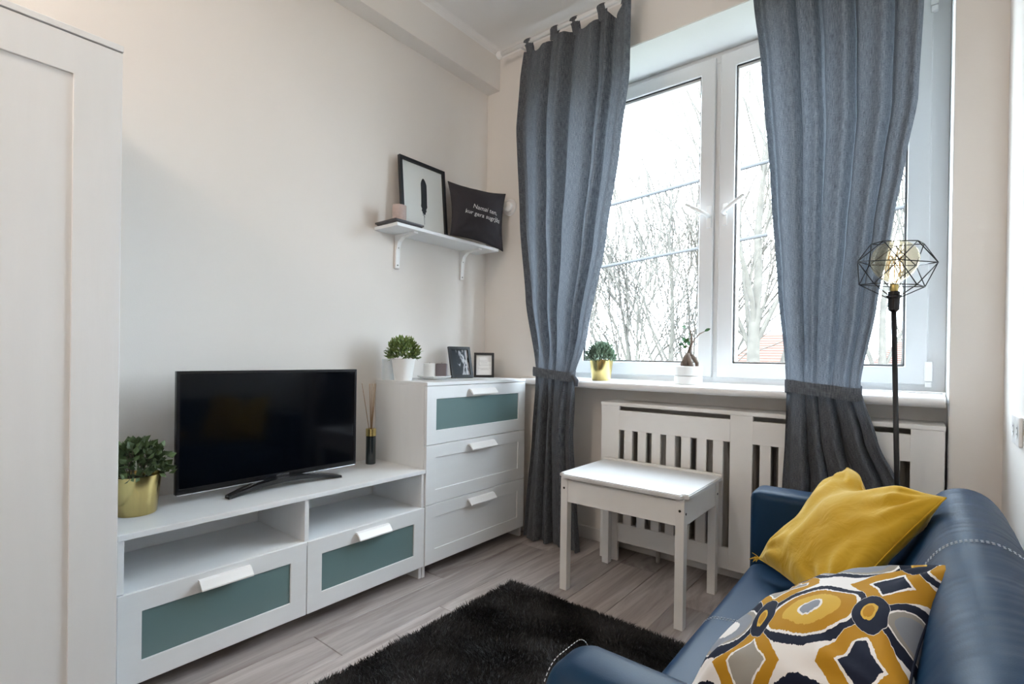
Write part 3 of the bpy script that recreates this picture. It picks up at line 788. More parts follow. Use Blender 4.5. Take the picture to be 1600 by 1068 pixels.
bm = bmesh.new(); bm_box(bm, (-.029, -.026, 0), (.029, .026, .080)); bmesh.ops.bevel(bm, geom=bm.edges[:], offset=.003, segments=2, affect='EDGES')
ang = math.atan2(Rv[1], Rv[0]) ; bmesh.ops.rotate(bm, verts=bm.verts, cent=(0, 0, 0), matrix=Matrix.Rotation(ang, 3, 'Z')); bmesh.ops.translate(bm, verts=bm.verts, vec=(pg[0], pg[1], .9582))
frombm('body', bm, 'waxg', cg)
tube('wick', [(pg[0], pg[1], 1.034), (pg[0]+.001, pg[1], 1.044)], 0.001, 'ink', cg, 5)

def photo_frame(name, base_c, yaw, lean, w, h, bw, label, inner, depth=0.014):
    """standing frame; local x = width, local z = height, front faces local -y; base centre on the support"""
    o = thing(name, base_c, label, 'picture frame'); o.rotation_euler = (-lean, 0, yaw)
    bm = bmesh.new()
    def rg(nm, y0, y1, out, inn, m):
        b = bmesh.new(); L = []
        for a in (y0, y1):
            for (h0, h1, z0, z1) in (out, inn): L.append([b.verts.new((q, a, z)) for q, z in ((h0, z0), (h1, z0), (h1, z1), (h0, z1))])
        o0, i0, o1, i1 = L
        for k in range(4):
            j = (k+1) % 4
            b.faces.new((o0[k], o0[j], i0[j], i0[k])); b.faces.new((o1[j], o1[k], i1[k], i1[j])); b.faces.new((o0[j], o0[k], o1[k], o1[j])); b.faces.new((i0[k], i0[j], i1[j], i1[k]))
        bmesh.ops.recalc_face_normals(b, faces=b.faces[:]); return frombm(nm, b, m, o, world=False)
    bm.free()
    rg('moulding', -depth, 0, (-w/2, w/2, 0, h), (-w/2+bw, w/2-bw, bw, h-bw), 'frame')
    def loc_raw(nm, V, F, m, **k): return raw(nm, V, F, m, o, world=False, **k)
    x0, x1, z0, z1 = -w/2+bw-.001, w/2-bw+.001, bw-.001, h-bw+.001
    loc_raw('backing', [(x0, -.0005, z0), (x1, -.0005, z0), (x1, -.0005, z1), (x0, -.0005, z1)], [(0, 1, 2, 3)], 'frame')
    if inner == 'photo':
        loc_raw('print', [(x0, -.004, z0), (x1, -.004, z0), (x1, -.004, z1), (x0, -.004, z1)], [(0, 1, 2, 3)], 'photo', uv=[(0, 0), (1, 0), (1, 1), (0, 1)])
    else:
        loc_raw('print', [(x0, -.004, z0), (x1, -.004, z0), (x1, -.004, z1), (x0, -.004, z1)], [(0, 1, 2, 3)], 'paper')
    return o, loc_raw, (x0, x1, z0, z1)
face = math.atan2(Rv[1], Rv[0])    # frame turned square to the room's diagonal
photo_frame('picture_frame', (0.135, -0.345, 0.9503), PI/2-0.22, 0.26, 0.150, 0.190, 0.017, 'black frame with a dark photograph leaning back on the chest', 'photo')
pf2, lr, (x0, x1, z0, z1) = photo_frame('picture_frame', (0.150, -0.168, 0.9503), face+.12, 0.12, 0.124, 0.153, 0.014, 'smaller black frame with pale handwritten card on the chest', 'card')
r9 = np.random.default_rng(9)
V, F = [], []
for row, (zz, a, b_) in enumerate(((.70, .22, .92), (.50, .18, .95), (.34, .12, .92), (.28, .30, .8), (.62, .3, .7))):
    pts = []
    for k in range(26):
        s = k/25; pts.append((x0+(x1-x0)*(a+(b_-a)*s), -.0048, z0+(z1-z0)*(zz+.035*math.sin(k*1.9+row)*r9.uniform(.3, 1)+(.03 if k % 7 == 0 else 0))))
    tube_geo(pts, 0.0005, 4, V, F)
tube_geo([(x0+(x1-x0)*.2, -.0048, z0+(z1-z0)*.86), (x0+(x1-x0)*.2, -.0048, z0+(z1-z0)*.48)], 0.0007, 4, V, F)
lr('pen_strokes', V, F, 'inkg')

# ------------------------------------------------------------------ wall shelf and what stands on it
sh = thing('wall_shelf', (0.0, -0.485, 1.74), 'white wall shelf on two curved brackets near the corner', 'shelf')
SY0, SY1, SZ = -0.880, -0.090, 1.757
box('board', (0.0015, SY0, SZ-.018), (0.19, SY1, SZ), 'lam', sh, 0.002)
for yb in (-0.735, -0.232):
    prof = [(0.002, 1.739), (0.165, 1.739), (0.165, 1.731), (0.060, 1.722), (0.030, 1.700), (0.018, 1.660), (0.013, 1.560), (0.002, 1.555)]
    bk = extrude_profile('bracket', prof, 'y', yb-.013, yb+.013, 'handle', sh)
    for zz in (1.575, 1.67):
        tube('screw', [(0.012 if zz < 1.6 else .019, yb, zz), (0.0165 if zz < 1.6 else .0215, yb, zz)], 0.004, 'chrome', bk, 10)

tr_ = thing('tray', (0.1, -0.80, SZ), 'flat charcoal tray at the left end of the wall shelf', 'tray')
box('base', (0.030, -0.888, SZ+.0003), (0.190, -0.712, SZ+.008), 'tray', tr_, 0.003)
ring('rim', 'x', 0, 0, (0, 0, 0, 0), (0, 0, 0, 0), 'tray', None, 0) if False else None
for lo, hi in (((0.024, -0.894, SZ+.006), (0.196, -0.886, SZ+.016)), ((0.024, -0.714, SZ+.006), (0.196, -0.706, SZ+.016)), ((0.024, -0.886, SZ+.006), (0.032, -0.714, SZ+.016)), ((0.188, -0.886, SZ+.006), (0.196, -0.714, SZ+.016))):
    box('rim', lo, hi, 'tray', tr_, 0.002)
pc = thing('candle', (0.125, -0.815, SZ+.008), 'pinkish beige candle on the charcoal shelf tray', 'candle')
lathe('body', [(0.034, 0), (0.036, 0.003), (0.036, 0.097), (0.032, 0.0985), (0.030, 0.092), (0.001, 0.09)], (0.125, -0.815, SZ+.0082), 'pink', pc, 32)
tube('wick', [(0.125, -0.815, SZ+.097), (0.126, -0.815, SZ+.108)], 0.001, 'ink', pc, 5)

ff, lr, (x0, x1, z0, z1) = photo_frame('picture_frame', (0.072, -0.596, SZ+.0012), PI/2, 0.090, 0.332, 0.412, 0.017, 'black framed feather print leaning on the wall shelf', 'card', 0.018)
lr('glazing', [(x0, -.012, z0), (x1, -.012, z0), (x1, -.012, z1), (x0, -.012, z1)], [(0, 1, 2, 3)], 'glass')
fcx, fz = 0.0, 0.0
pts_l, pts_r = [], []
for k in range(24):
    s = k/23; zz = 0.122 + s*0.205
    w_ = 0.0225*max(0.02, min(1, ((1-s)/.16)))**.5
    jag = 0.004*math.sin(k*2.4) if s < 0.25 else 0
    sk = 0.006*math.sin(s*2)
    pts_l.append((-w_*(0.9 if s > .2 else .45+2.2*s)+sk+jag, zz)); pts_r.append((w_*(1.0 if s > .2 else .55+2*s)+sk-jag, zz))
V = [(x, -.0046, z) for x, z in pts_l+pts_r]; F = [(k, k+24, k+25, k+1) for k in range(23)]
lr('feather_vane', V, F, 'ink')
lr('feather_quill', [(-.0012, -.0047, .060), (.0012, -.0047, .060), (.003, -.0047, .16), (-.001, -.0047, .16)], [(0, 1, 2, 3)], 'ink')
V = []; F = []
for k in range(9):
    zz = .108 + k*.006; s_ = -1 if k % 2 else 1; b = len(V)
    V += [(0, -.0047, zz), (0.001, -.0047, zz+.005), (s_*(.010+.004*(k % 3)), -.0047, zz-.004+.004*(k % 2))]; F.append((b, b+1, b+2))
lr('feather_down', V, F, 'ink')

# ------------------------------------------------------------------ cushions
def cushion(name, corners, th, m, label, N=36, pinch=0.05, wr=0.006, seed=0, dent=None, flat=0.55, tassel=None):
    """corners: TL, TR, BR, BL of the seam (world); bulges both ways along its normal"""
    TL, TR, BR, BL = [np.array(p, float) for p in corners]
    ctr = (TL+TR+BR+BL)/4
    nrm = np.cross(TR-TL, TL-BL); nrm /= np.linalg.norm(nrm)   # towards the front
    def pos(u, v, side):
        # u 0..1 left to right, v 0..1 bottom to top
        a, b = 2*u-1, 2*v-1
        pu = u - pinch*a*(1-b*b)*abs(a)**2*0.5*2; pv = v - pinch*b*(1-a*a)*abs(b)**2*0.5*2
        if dent:
            du, amt, wd_ = dent
            pv -= amt*math.exp(-((u-du)/wd_)**2)*max(0, v)**6
        p = (BL*(1-pu)+BR*pu)*(1-pv) + (TL*(1-pu)+TR*pu)*pv
        f = max(0, (1-a**2))**flat*max(0, (1-b**2))**flat
        nz = noise.noise(Vector((u*3.1+seed, v*3.1, side*2.3)))*wr*2 + noise.noise(Vector((u*9+seed, v*5, side*5.3)))*wr
        # creases running in from the corners
        cz = 0.0
        for cu_, cv_ in ((0, 0), (0, 1), (1, 0), (1, 1)):
            r_ = math.hypot(u-cu_, v-cv_); an = math.atan2(v-cv_, u-cu_)
            cz += math.sin(an*14+seed)*wr*0.6*math.exp(-((r_-.25)/.16)**2)
        if dent:
            du, amt, wd_ = dent
            nz -= 0.35*amt*math.exp(-((u-du)/(wd_*.6))**2)*v**3
        return p + nrm*side*(th/2*f + (nz+cz)*min(1, f*2.2)) 
    V, F, UV = [], [], []
    idx = {}
    for side in (1, -1):
        for i in range(N+1):
            for j in range(N+1):
                u = 0.5-0.5*math.cos(PI*i/N); v = 0.5-0.5*math.cos(PI*j/N)
                edge = i in (0, N) or j in (0, N)
                if side == -1 and edge: idx[(side, i, j)] = idx[(1, i, j)]; continue
                idx[(side, i, j)] = len(V); V.append(pos(u, v, side)); UV.append((u, v))
        for i in range(N):
            for j in range(N):
                q = (idx[(side, i, j)], idx[(side, i+1, j)], idx[(side, i+1, j+1)], idx[(side, i, j+1)])
                F.append(q if side == 1 else q[::-1])
    V = np.array(V)
    o = thing(name, tuple(np.array([ctr[0], ctr[1], V[:, 2].min()])), label, 'cushion')
    raw('cover', V, F, m, o, True, uv=UV)
    # piped seam
    rim = [idx[(1, i, 0)] for i in range(N+1)] + [idx[(1, N, j)] for j in range(1, N+1)] + [idx[(1, i, N)] for i in range(N-1, -1, -1)] + [idx[(1, 0, j)] for j in range(N-1, -1, -1)]
    tube('seam', [tuple(V[k]) for k in rim], 0.0022, m, o, 6)
    return o, pos, nrm

sc_o, cpos, cn = cushion('cushion', [(0.060, -0.410, 2.118), (0.207, -0.052, 2.108), (0.182, -0.040, 1.752), (0.122, -0.445, 1.785)], 0.115, 'charcoal', 'small charcoal cushion with white lettering on the wall shelf', pinch=0.05, wr=0.005, seed=2)
def cushion_text(body, size, uc, vc, shear, slope, sx=1.0):
    V, F = text_mesh(body, size)
    out = []
    for x, y, z in V:
        u = uc + (x*sx + y*shear)/0.37; v = vc + (y + x*slope)/0.35
        p = cpos(u, v, 1); out.append(p + cn*0.0022)
    return raw('lettering', out, F, 'whitet', sc_o)
cushion_text('Namai ten,', 0.038, 0.575, 0.525, 0.25, -0.02)
cushion_text('kur gera sugrįžti', 0.0375, 0.540, 0.405, 0.25, -0.02)

yc_o, _, _ = cushion('cushion', [(2.100, -0.590, 0.742), (2.330, -0.925, 0.758), (2.115, -1.090, 0.462), (1.880, -0.755, 0.446)], 0.150, 'velvet', 'mustard yellow velvet cushion in the far corner of the sofa', N=48, pinch=0.03, wr=0.009, seed=5, dent=(0.40, 0.115, 0.15), flat=0.5)
V, F = [], []
for k in range(14):
    q = np.array((1.880, -0.755, 0.446)); d_ = rng.normal(0, .007, 3)
    tube_geo([tuple(q+np.array((.006, -.004, .002))), tuple(q+d_*.5+np.array((-.006, .001, .001))), tuple(q+d_+np.array((-.014, .002, -.003)))], .0012, 4, V, F)
raw('tassel', V, F, 'velvet', yc_o)['kind'] = 'stuff'
cushion('cushion', [(2.010, -1.185, 0.505), (2.345, -1.275, 0.712), (2.270, -1.700, 0.640), (1.935, -1.600, 0.440)], 0.150, 'ikat', 'patterned ikat cushion in mustard, navy and white on the sofa', N=48, pinch=0.05, wr=0.007, seed=8, flat=0.5)

# ------------------------------------------------------------------ wall vent by the corner
vk = thing('wall_vent', (0.205, 0, 2.035), 'round white wall vent beside the left curtain', 'vent')
def ydisc(name, prof, cx, cz, m, parent, n=36):
    V, F = [], []
    for r_, y in prof:
        for k in range(n): V.append((cx+r_*math.cos(2*PI*k/n), y, cz+r_*math.sin(2*PI*k/n)))
    for i in range(len(prof)-1):
        for k in range(n): F.append((i*n+k, (i+1)*n+k, (i+1)*n+(k+1) % n, i*n+(k+1) % n))
    F.append(tuple(range((len(prof)-1)*n, len(prof)*n)))
    o = raw(name, V, F, m, parent, True); sharp(o, 30); return o
ydisc('rim', [(0.052, -.0005), (0.052, -0.010), (0.047, -0.016), (0.040, -0.012), (0.036, -0.010)], 0.205, 2.035, 'handle', vk)
ydisc('valve', [(0.030, -0.011), (0.031, -0.026), (0.026, -0.034), (0.001, -0.036)], 0.205, 2.035, 'handle', vk)

# ------------------------------------------------------------------ curtain rod and curtains
RY, RZ = -0.10, 2.968
rod = thing('curtain_rod', (1.3, RY, RZ), 'white curtain rod with round end knob below the ceiling', 'curtain rod')
tube('pole', [(0.20, RY, RZ), (2.46, RY, RZ)], 0.0125, 'handle', rod, 16)
sphere('finial', (0.183, RY, RZ), 0.023, 'handle', rod, 20)
sphere('finial', (2.477, RY, RZ), 0.023, 'handle', rod, 20)
for x in (0.33, 1.38, 2.40):
    tube('bracket', [(x, -0.001, RZ+.012), (x, RY, RZ+.012), (x, RY, RZ-.012)], 0.006, 'handle', rod, 8)

def lerp_edge(E, z):
    E = sorted(E)
    if z <= E[0][0]: return E[0][1]
    for (a, xa), (b, xb) in zip(E, E[1:]):
        if z <= b:
            s = (z-a)/(b-a); s2 = s*s*(3-2*s)*0.4 + s*0.6
            return xa+(xb-xa)*s2
    return E[-1][1]

def curtain(name, EL, ER, ztie, ztop, tabs, folds, seed, label, zbot=0.012, hem_kick=0.0, fullness=1.0):
    r = np.random.default_rng(seed)
    o = thing(name, ((EL[0][1]+ER[0][1])/2, RY, 0.0), label, 'curtain')
    ns, nz = 220, 150
    wds = r.uniform(0.5, 1.7, folds); cum = np.concatenate([[0], np.cumsum(wds)]); cum /= cum[-1]
    amp_f = np.concatenate([[1], r.uniform(0.45, 1.35, folds)])
    def phase(s):
        k = min(folds-1, int(np.searchsorted(cum, s, side='right')-1)); k = max(0, k)
        q = (s-cum[k])/(cum[k+1]-cum[k])
        return k, q
    V, UV, F = [], [], []
    tabs_s = None
    for j in range(nz+1):
        for i in range(ns+1):
            s = i/ns
            # scalloped upper hem sagging between the tabs
            zt = ztop
            dm = min(abs(s-tb) for tb in tabs)
            zt = ztop - 0.035*min(1, (dm/0.09))**1.3 + 0.0
            z = zbot + (zt-zbot)*j/nz
            xl, xr = lerp_edge(EL, z), lerp_edge(ER, z)
            k, q = phase(s)
            tq = math.exp(-((z-ztie)/0.10)**2)
            near_top = max(0, (z-(ztop-0.55))/0.55)
            wid = xr-xl
            amp = (0.040 + 0.012*(1-near_top))*(1-0.55*tq)*(amp_f[k]*(1-q*q*(3-2*q))+amp_f[k+1]*q*q*(3-2*q))
            # fold wave with a rounded crest and narrower valley
            wv = math.sin(2*PI*q)
            wv2 = math.sin(2*PI*q + 0.9*math.sin(2*PI*q))
            zz_ = z*1.3
            wob = 0.45*math.sin(2*PI*(s*1.3)+zz_*1.1+seed) + 0.30*math.sin(2*PI*s*3.1 - zz_*0.9+seed*2)
            y = RY + amp*(0.75*wv2 + wob*0.6) + 0.0022*math.sin(2*PI*s*9+z*2.2+seed)*(0.5+0.5*math.sin(s*7+seed))
            y = min(y, RY+0.042)
            if z < 1.05: y = min(y, -0.068)
            if tq > 0.02: y = y*(1-.5*tq) + (RY-0.012)*(.5*tq)
            x = xl + wid*s + 0.25*amp*math.cos(2*PI*q)*(1-abs(2*s-1)**4)
            # slight diagonal pull towards the tie
            V.append((x, y, z)); UV.append((s*1.25, z))
    W1 = ns+1
    for j in range(nz):
        for i in range(ns): F.append((j*W1+i, j*W1+i+1, (j+1)*W1+i+1, (j+1)*W1+i))
    d = raw('drape', V, F, 'curtain', o, True, uv=UV)
    # loops over the rod
    for tb in tabs:
        i = int(tb*ns); p = V[nz*W1+i]
        w_ = 0.024; Vt, Ft, U = [], [], []
        path = [(p[1]-.003, p[2]-.03), (p[1]*.5+(RY-.016)*.5, p[2]+.012), (RY-.0165, RZ), (RY-.012, RZ+.013), (RY, RZ+.0175), (RY+.012, RZ+.013), (RY+.0165, RZ), (p[1]*.5+(RY+.016)*.5+.004, p[2]+.012), (p[1]+.005, p[2]-.03)]
        for a, (yy, zz) in enumerate(path):
            for sx_ in (-1, -.33, .33, 1):
                Vt.append((p[0]+sx_*w_*(1-.12*(a in (3, 4, 5))), yy-.003*math.cos(sx_*2), zz)); U.append((sx_*.03, zz))
        for a in range(len(path)-1):
            for b in range(3): Ft.append((a*4+b, a*4+b+1, a*4+4+b+1, a*4+4+b))
        raw('tab', Vt, Ft, 'curtain', o, True, uv=U)
    # tieback band wrapped around the gathered cloth
    xl, xr = lerp_edge(EL, ztie)-.004, lerp_edge(ER, ztie)+.004
    Vt, Ft, U = [], [], []; n = 48
    for j, dz in enumerate((-0.026, -0.013, 0.0, 0.013, 0.026)):
        for k in range(n):
            a = 2*PI*k/n; ca, sa = math.cos(a), math.sin(a)
            ex = abs(ca)**0.55*(1 if ca > 0 else -1); ey = abs(sa)**0.75*(1 if sa > 0 else -1)
            x = (xl+xr)/2 + (xr-xl)/2*ex
            y = RY-0.012 + (0.043 if sa > 0 else 0.052)*ey
            y = min(y, -0.066)
            Vt.append((x, y - .003*(1-abs(dz)/.026), ztie+dz - 0.016*(x-xl)/(xr-xl) + .006*math.sin(2*a))); U.append((k/n*.8, dz))
    for j in range(4):
        for k in range(n): Ft.append((j*n+k, j*n+(k+1) % n, (j+1)*n+(k+1) % n, (j+1)*n+k))
    raw('tieback', Vt, Ft, 'curtain', o, True, uv=U)
    return o

lc = curtain('curtain', [(0.0, .425), (.155, .44), (.62, .483), (.96, .505), (1.02, .505), (1.416, .42), (1.885, .363), (2.476, .322), (2.75, .345), (3.0, .385)],
        [(0.0, .82), (.26, .792), (.646, .756), (.97, .768), (1.217, .838), (1.729, .947), (2.188, 1.026), (2.571, 1.080), (2.95, 1.085)],
        0.995, 2.935, (0.045, 0.33, 0.50, 0.76, 0.97), 5, 4, 'grey blue linen curtain on tabs, left of the window')
tube('tie_end', [(0.772, -.13, 0.985), (0.792, -.12, 0.955), (0.790, -.118, 0.925)], [0.012, 0.014, 0.010], 'curtain', lc, 8)
rc = curtain('curtain', [(0.0, 1.79), (.526, 1.816), (.733, 1.825), (.97, 1.832), (1.008, 1.828), (1.393, 1.79), (1.814, 1.759), (2.386, 1.711), (2.683, 1.675), (3.0, 1.64)],
        [(0.0, 2.33), (.587, 2.236), (.771, 2.154), (.97, 2.097), (1.0, 2.095), (1.293, 2.143), (1.61, 2.188), (1.846, 2.224), (2.078, 2.259), (2.431, 2.271), (3.0, 2.28)],
        0.972, 2.935, (0.03, 0.27, 0.5, 0.74, 0.97), 5, 14, 'grey blue linen curtain on tabs, in front of the right casement')

# ------------------------------------------------------------------ small white desk-stool
st = thing('small_desk', (1.26, -0.32, 0), 'small white lift lid desk in front of the radiator cover', 'desk')
lx0, lx1, ly0, ly1 = 0.966, 1.552, -0.522, -0.082
lw = 0.037
for x in (lx0, lx1-lw):
    for y in (ly0, ly1-lw):
        lg = box('leg', (x, y, 0), (x+lw, y+lw, 0.522), 'paint', st, 0.002)
        if y == ly0:
            tube('bolt', [(x+lw/2, y+.001, 0.475), (x+lw/2, y-.0012, 0.475)], 0.0052, 'holes', lg, 12)
        if x > 1.2:
            tube('bolt', [(x+lw-.001, y+lw/2, 0.462), (x+lw+.0012, y+lw/2, 0.462)], 0.0052, 'holes', lg, 12)
az0, az1 = 0.412, 0.515
box('apron', (lx0+lw, ly0+.003, az0), (lx1-lw, ly0+.021, az1), 'paint', st, 0.001)
box('apron', (lx0+lw, ly1-.021, az0), (lx1-lw, ly1-.003, az1), 'paint', st, 0.001)
box('apron', (lx0+.003, ly0+lw, az0), (lx0+.021, ly1-lw, az1), 'paint', st, 0.001)
box('apron', (lx1-.021, ly0+lw, az0), (lx1-.003, ly1-lw, az1), 'paint', st, 0.001)
bm = bmesh.new(); bm_box(bm, (lx0-.008, ly0-.022, 0.5235), (lx1+.018, ly1-.018, 0.5435))
bmesh.ops.bevel(bm, geom=[e_ for e_ in bm.edges if abs(e_.verts[0].co.z-e_.verts[1].co.z) > .01 and e_.verts[0].co.y < -0.3], offset=.025, segments=5, affect='EDGES')
bmesh.ops.bevel(bm, geom=[e_ for e_ in bm.edges if abs(e_.verts[0].co.z-e_.verts[1].co.z) < .001], offset=.004, segments=2, affect='EDGES')
frombm('lid', bm, 'lid', st)
box('hinge_rail', (lx0-.008, ly1-.017, 0.5225), (lx1+.018, ly1+.006, 0.553), 'paint', st, 0.004)

# ------------------------------------------------------------------ floor lamp
lp = thing('floor_lamp', (2.245, -0.235, 0), 'black floor lamp with wire cage shade by the right curtain', 'floor lamp')
LB = np.array((2.2375, -0.235, 0.0)); LT = np.array((2.2005, -0.235, 1.275))
def lpos(t): return LB+(LT-LB)*t
lathe('base', [(0.115, 0.0005), (0.118, 0.004), (0.116, 0.016), (0.02, 0.022), (0.012, 0.03)], tuple(LB), 'blackm', lp, 40)
tube('pole', [tuple(lpos(0.015)), tuple(lpos(1))], 0.0085, 'blackm', lp, 14)
top = LT
lathe('socket', [(0.010, -0.012), (0.0165, -0.006), (0.018, 0.010), (0.018, 0.035), (0.0205, 0.037), (0.0205, 0.047), (0.018, 0.049), (0.018, 0.060), (0.014, 0.062)], tuple(top), 'black', lp, 24)
lathe('bulb_cap', [(0.013, 0.0625), (0.0135, 0.066), (0.0135, 0.084), (0.012, 0.088)], tuple(top), 'brass', lp, 20)
bulb = lathe('bulb', [(0.0125, 0.084), (0.016, 0.094), (0.034, 0.105), (0.056, 0.124), (0.070, 0.150), (0.074, 0.176), (0.069, 0.202), (0.054, 0.226), (0.030, 0.241), (0.001, 0.246)], tuple(top), 'bulb', lp, 36)
for k in range(8):
    a = 2*PI*k/8
    tube('filament', [tuple(top+np.array((0.005*math.cos(a), 0.005*math.sin(a), .088))), tuple(top+np.array((0.026*math.cos(a), 0.026*math.sin(a), .140))), tuple(top+np.array((0.016*math.cos(a+.5), 0.016*math.sin(a+.5), .205)))], 0.0011, 'filament', bulb, 5)
# cage: faceted wire ball of three pentagon tiers welded to a ring on the socket
cc = top+np.array((0, 0, 0.142))
tilt = Matrix.Rotation(0.10, 3, 'Y') @ Matrix.Rotation(0.06, 3, 'X')
def tier(n_, rr, z, ph): return [cc + np.array(tilt @ Vector((rr*math.cos(ph+2*PI*k/n_), rr*math.sin(ph+2*PI*k/n_), z))) for k in range(n_)]
A = tier(5, 0.082, 0.092, 0.45); B = tier(5, 0.122, 0.022, 0.45+PI/5); Cc = tier(5, 0.104, -0.058, 0.45)
Rg = [np.array((top[0], top[1], top[2]+.042)) + np.array((math.cos(0.45+2*PI*k/5), math.sin(0.45+2*PI*k/5), 0))*.024 for k in range(5)]
cages = []
for k in range(5):
    j = (k+1) % 5
    cages += [(A[k], A[j]), (B[k], B[j]), (Cc[k], Cc[j]), (A[k], B[k]), (A[j], B[k]), (B[k], Cc[k]), (B[k], Cc[j]), (Cc[k], Rg[k])]
for a, b in cages: tube('cage_wire', [tuple(a), tuple(b)], 0.0018, 'blackm', lp, 6)
lathe('cage_ring', [(0.0215, 0.039), (0.0245, 0.039), (0.0245, 0.045), (0.0215, 0.045)], tuple(top), 'blackm', lp, 24)

# ------------------------------------------------------------------ wall outlets
ow = thing('wall_outlet', (RW, -0.40, 0.88), 'white double power outlet on the right wall', 'outlet')
for k in range(2):
    y1 = -0.308 - k*0.075; y0 = y1-0.072
    pl = box('plate', (RW-.010, y0, 0.838), (RW-.0002, y1, 0.925), 'handle', ow, 0.003)
    V, F = [], []
    cyy, czz = (y0+y1)/2, 0.882
    n = 28
    for r_, x in ((0.024, RW-.0115), (0.021, RW-.0115), (0.019, RW-.0104)):
        for q in range(n): V.append((x, cyy+r_*math.cos(2*PI*q/n), czz+r_*math.sin(2*PI*q/n)))
    for i in range(2):
        for q in range(n): F.append((i*n+q, i*n+(q+1) % n, (i+1)*n+(q+1) % n, (i+1)*n+q))
    F.append(tuple(range(2*n, 3*n)))
    raw('socket_ring', V, F, 'handle', pl, True)
    for dz in (-.009, .009):
        tube('pin_hole', [(RW-.0108, cyy, czz+dz), (RW-.0102, cyy, czz+dz)], 0.003, 'holes', pl, 10)

# ------------------------------------------------------------------ sofa
sf = thing('sofa', (2.15, -1.19, 0), 'dark blue leather two seat sofa with white stitching', 'sofa')
SXF, SXB = 1.835, 2.47
def soft_box(name, lo, hi, r, m, parent, seg=6, bulge=0.0, wr=0.0, seed=0):
    bm = bmesh.new(); bm_box(bm, lo, hi)
    bmesh.ops.bevel(bm, geom=bm.edges[:], offset=r, segments=seg, profile=0.5, affect='EDGES', clamp_overlap=True)
    if bulge or wr:
        bmesh.ops.subdivide_edges(bm, edges=[e_ for e_ in bm.edges if e_.calc_length() > 0.1], cuts=10, use_grid_fill=True)
        cx, cy = (lo[0]+hi[0])/2, (lo[1]+hi[1])/2; hx, hy = (hi[0]-lo[0])/2, (hi[1]-lo[1])/2
        for v in bm.verts:
            if v.co.z > (lo[2]+hi[2])/2:
                a, b = (v.co.x-cx)/hx, (v.co.y-cy)/hy
                v.co.z += bulge*max(0, 1-a*a)*max(0, 1-b*b) + wr*noise.noise(v.co*6+Vector((seed, 0, 0)))
    return frombm(name, bm, m, parent, True)
AY0, AY1 = -0.475, -0.612      # far arm
BYa, BYb = -1.765, -1.902      # near arm
soft_box('arm', (SXF-.022, AY1, 0.06), (SXB, AY0, 0.627), 0.030, 'leather', sf)['label'] = 'far armrest'
soft_box('arm', (SXF-.005, BYb, 0.06), (SXB, BYa, 0.622), 0.045, 'leather', sf)['label'] = 'near armrest'
soft_box('base', (SXF+.01, BYa+.001, 0.07), (SXB, AY1-.001, 0.255), 0.015, 'leather', sf)
soft_box('seat_cushion', (SXF-.012, BYa+.002, 0.256), (2.30, AY1-.002, 0.388), 0.036, 'leather', sf, bulge=0.022, wr=0.003, seed=1)
for x in (1.965, 2.42):
    for y in (-0.54, -1.83):
        lathe('leg', [(0.020, 0), (0.026, 0.002), (0.028, 0.062)], (x, y, 0), 'blackm', sf, 16)
# backrest: padded roll with wrinkles, two panels meeting at the stitched middle seam
prof = [(2.175, 0.38), (2.200, 0.46), (2.240, 0.56), (2.282, 0.645), (2.302, 0.690), (2.326, 0.722), (2.360, 0.738), (2.400, 0.738), (2.432, 0.722), (2.458, 0.690), (2.475, 0.62), (2.48, 0.45), (2.48, 0.20)]
def resample(P, n):
    P = np.array(P); d = np.concatenate([[0], np.cumsum(np.linalg.norm(np.diff(P, axis=0), axis=1))]); t_ = np.linspace(0, d[-1], n)
    return np.stack([np.interp(t_, d, P[:, 0]), np.interp(t_, d, P[:, 1])], 1)
prof = resample(prof, 64)
for _ in range(4): prof[1:-1] = (prof[:-2]+prof[1:-1]*2+prof[2:])/4
tang = np.gradient(prof, axis=0); nrm2 = np.stack([-tang[:, 1], tang[:, 0]], 1); nrm2 /= np.linalg.norm(nrm2, axis=1)[:, None]
def back_panel(ya, yb, seed):
    ny = 180; V, F = [], []
    for j in range(ny+1):
        s = j/ny; y = ya+(yb-ya)*s
        em = 2*min(s, 1-s)
        puff = -0.030*math.exp(-(em/0.035)) if True else 0
        for i in range(64):
            q = i/63
            crest = math.exp(-((q-.45)/.25)**2)
            wr_ = 0.0026*crest*noise.noise(Vector((y*13+seed, q*2.2+0.6*math.sin(y*9), 0.3))) + 0.0009*crest*noise.noise(Vector((y*55, q*2.5, seed)))
            d = puff*(0.4+0.6*crest)*(1 if em < 0.3 else 0.2) + wr_
            V.append((prof[i, 0]+nrm2[i, 0]*d, y, prof[i, 1]+nrm2[i, 1]*d))
    for j in range(ny):
        for i in range(63): F.append((j*64+i, j*64+i+1, (j+1)*64+i+1, (j+1)*64+i))
    F.append(tuple(range(63, -1, -1))); F.append(tuple(ny*64+i for i in range(64)))
    return raw('back_cushion', V, F, 'leather', sf, True)
nrm2 = -nrm2 if nrm2[32, 1] < 0 else nrm2
back_panel(-1.795, -0.585, 1.0)
def dashes(name, pts, nrm_, L=0.0045, gap_=0.0035, w=0.0008):
    pts = [np.array(p, float) for p in pts]; V, F = [], []
    seglen = [np.linalg.norm(b-a) for a, b in zip(pts, pts[1:])]; tot = sum(seglen); d = 0
    cums = np.concatenate([[0], np.cumsum(seglen)])
    P = np.array(pts)
    at = lambda q: np.array([np.interp(q, cums, P[:, k]) for k in range(3)])
    while d+L < tot:
        tube_geo([tuple(at(d)), tuple(at(d+L))], w, 4, V, F); d += L+gap_
    o = raw(name, V, F, 'stitch', sf); o['kind'] = 'stuff'; return o
bk = [(prof[i, 0], prof[i, 1]) for i in range(10, 52)]
